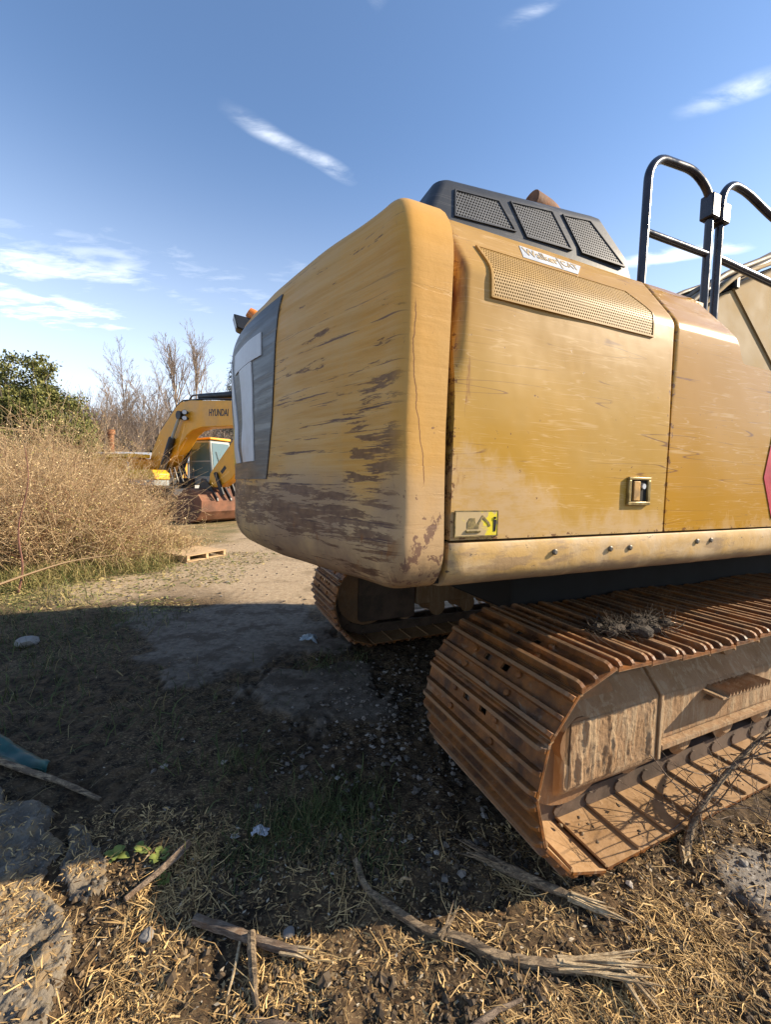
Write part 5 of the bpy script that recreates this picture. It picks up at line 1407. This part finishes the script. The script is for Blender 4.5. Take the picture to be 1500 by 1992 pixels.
# ------------------------------------------------------------------ small finds
M['greenplastic'] = flat('green_plastic', (.012, .07, .055), .45, .3, 10)
mb = MB(); nu, nv = 16, 8; V = []; F = []
for i in range(nu + 1):
    for j in range(nv + 1):
        u, v = i / nu, j / nv; x = -2.55 + u * .66; y = 2.20 + (1 - u) * .10 + v * .20 * (1 - .75 * u ** 2)
        V.append((x, y, float(gh(x, y)) + .03 + .035 * math.sin(u * 5 + v * 2) * v + .02 * math.sin(v * 7 + u * 3)))
for i in range(nu):
    for j in range(nv): a = i * (nv + 1) + j; F.append((a, a + 1, a + nv + 2, a + nv + 1))
mb.add(V, F); o = mb.build('plastic_sheet', M['greenplastic'], None, smooth=True); o.modifiers.new('t', 'SOLIDIFY').thickness = .003
tag(o, 'crumpled dark green plastic sheet at the left edge', 'plastic sheet')


def scrap(name, x, y, s, seed, mat, label, cat, h_=.5):
    rn = random.Random(seed); V = []; F = []; n = 6
    for i in range(n + 1):
        for j in range(n + 1):
            u, v = i / n - .5, j / n - .5
            V.append((x + u * s + rn.uniform(-.1, .1) * s, y + v * s * .7 + rn.uniform(-.1, .1) * s, float(gh(x, y)) + .01 + s * h_ * (.45 - u * u - v * v) + rn.uniform(0, .22) * s))
    for i in range(n):
        for j in range(n): a = i * (n + 1) + j; F.append((a, a + 1, a + n + 2, a + n + 1))
    m_ = MB(); m_.add(V, F); o = m_.build(name, mat); o.modifiers.new('t', 'SOLIDIFY').thickness = .0015; tag(o, label, cat); return o
M['foil'] = flat('pale_wrapper', (.26, .31, .34), .4, .35, 25); M['paper'] = flat('white_paper', (.42, .42, .44), .6, .12, 20)
scrap('wrapper', -.77, 4.18, .17, 1, M['foil'], 'crumpled pale blue wrapper behind the far end of the machine', 'wrapper')
scrap('paper_scrap', -.57, 1.86, .075, 2, M['paper'], 'white paper scrap in the shaded grass', 'paper')
M['stone'] = flat('pale_stone', (.22, .20, .175), .9, .2, 8, bump=.4)
def stone(x, y, s, seed, label):
    import bmesh
    rn = random.Random(seed); bm = bmesh.new(); bmesh.ops.create_icosphere(bm, subdivisions=2, radius=s / 2)
    for v in bm.verts: v.co *= 1 + rn.uniform(-.16, .16); v.co.z *= .62
    me = bpy.data.meshes.new('stone'); bm.to_mesh(me); bm.free(); o = link('stone', me, M['stone']); o.location = (x, y, float(gh(x, y)) + s * .18); tag(o, label, 'stone')
stone(-3.55, 4.0, .19, 4, 'pale stone in the shaded grass at the far left'); stone(1.62, 1.72, .035, 5, 'small pale stone beside the fallen branch'); stone(-.84, 1.39, .05, 6, 'pale stone in the sunlit soil left of the bark-covered stick'); stone(-.33, 1.42, .045, 7, 'pale stone just inside the shade above the sticks')

# weeds at the corner of the sunlit patch: rosettes of broad leaves
M['weed'] = material('weed_leaf', fn_leafy((.09, .13, .025), (.20, .23, .06)))
def weed(x, y, n, s, seed, label):
    rn = random.Random(seed); e = empty('weed', (x, y, float(gh(x, y)))); tag(e, label, 'weed', 'weeds by the pavement chunk')
    for k in range(n):
        a = rn.uniform(0, 6.28); L = s * rn.uniform(.6, 1.2); w_ = L * .26; up = rn.uniform(.5, 1.2); V = []; F = []
        ca, sa = math.cos(a), math.sin(a); r_ = rn.uniform(0, .02)
        for i in range(6):
            t = i / 5; ww = w_ * math.sin(math.pi * min(1, t * .9 + .08)) ; d = r_ + L * t * math.cos(up) ; z = L * (t * math.sin(up) - .55 * t * t)+.01
            for sg in (-1, 0, 1): V.append((ca * d - sa * ww * sg, sa * d + ca * ww * sg, z + (abs(sg) * .12 * ww)))
        for i in range(5):
            for j in range(2): q = i * 3 + j; F.append((q, q + 1, q + 4, q + 3))
        m_ = MB(); m_.add(V, F); m_.build('leaf', M['weed'], e, smooth=True)
weed(-1.17, 1.715, 11, .065, 1, 'leafy green weed touching the loose pavement chunk'); weed(-1.06, 1.735, 10, .05, 2, 'small green weed between the chunk and the bark strip'); weed(-.95, 1.70, 14, .055, 3, 'broad-leaved green weed left of the bark strip'); weed(-.90, 1.60, 10, .05, 4, 'green weed nearest the camera in the sunlit patch')

# tufts of muddy roots riding on the near track
M['mud'] = flat('rooty_mud', (.05, .036, .024), .95, .4, 20, bump=.8, bd=.01)
def clump(mx, my, s, seed, label):
    rng = np.random.default_rng(seed); x, y = mw_(mx, my); z = .935; e = empty('mud_clump', (x, y, z), TH); tag(e, label, 'mud')
    th = rng.uniform(0, 6.28, 60); V, F = [], []
    import bmesh
    bm = bmesh.new()
    for k in range(14):
        m_ = Matrix.Translation((rng.normal() * s * .5, rng.normal() * s * .28, s * .10 + abs(rng.normal()) * s * .08)) @ Matrix.Diagonal((1, .8, .6, 1)); bmesh.ops.create_icosphere(bm, subdivisions=2, radius=s * rng.uniform(.2, .36), matrix=m_)
    for v in bm.verts: v.co += Vector(rng.normal(size=3)) * s * .022
    me = bpy.data.meshes.new('soil'); bm.to_mesh(me); bm.free(); link('soil', me, M['mud'], e)
    st = rng.normal(size=(160, 3)) * np.array([s * .5, s * .3, s * .1]); st[:, 2] = np.abs(st[:, 2]) + s * .1; d = rng.normal(size=(160, 3)); d[:, 2] *= .5; d /= np.linalg.norm(d, axis=1, keepdims=True)
    P, Rr = branches(st, d, rng.uniform(.4, 1.2, 160) * s, np.full(160, .0022), rng, 5, .2); link('roots', fast('roots', *tube_batch(P, np.maximum(Rr, .001), 3)), M['mud'], e)
clump(.42, .27, .12, 5, 'left of two muddy root clumps on the track top'); clump(.66, .23, .13, 6, 'right of two muddy root clumps on the track top')
# crumbs of dry mud on the lower run
rng = np.random.default_rng(19); V, F = [], []
for k in range(46):
    mx, my = rng.uniform(.05, 1.7), rng.uniform(.02, .22); s = rng.uniform(.008, .028); x, y = mw_(mx, my)
    vv, ff = rocks(1, (0, 1e-6), (0, 1e-6), (1., 1.), 1000 + k, lambda a, b: 1. + 0 * a); vv = vv - np.array([0, 0, float(gh(0, 0)) + .12]); V.append(vv * s + np.array([x, y, .062])); F.append(ff + k * 10)
tag(link('mud_crumbs', fast('mud_crumbs', np.concatenate(V), np.concatenate(F)), M['soilclod']), 'crumbs of dry mud on the lower run of the near track', 'mud', kind='stuff')
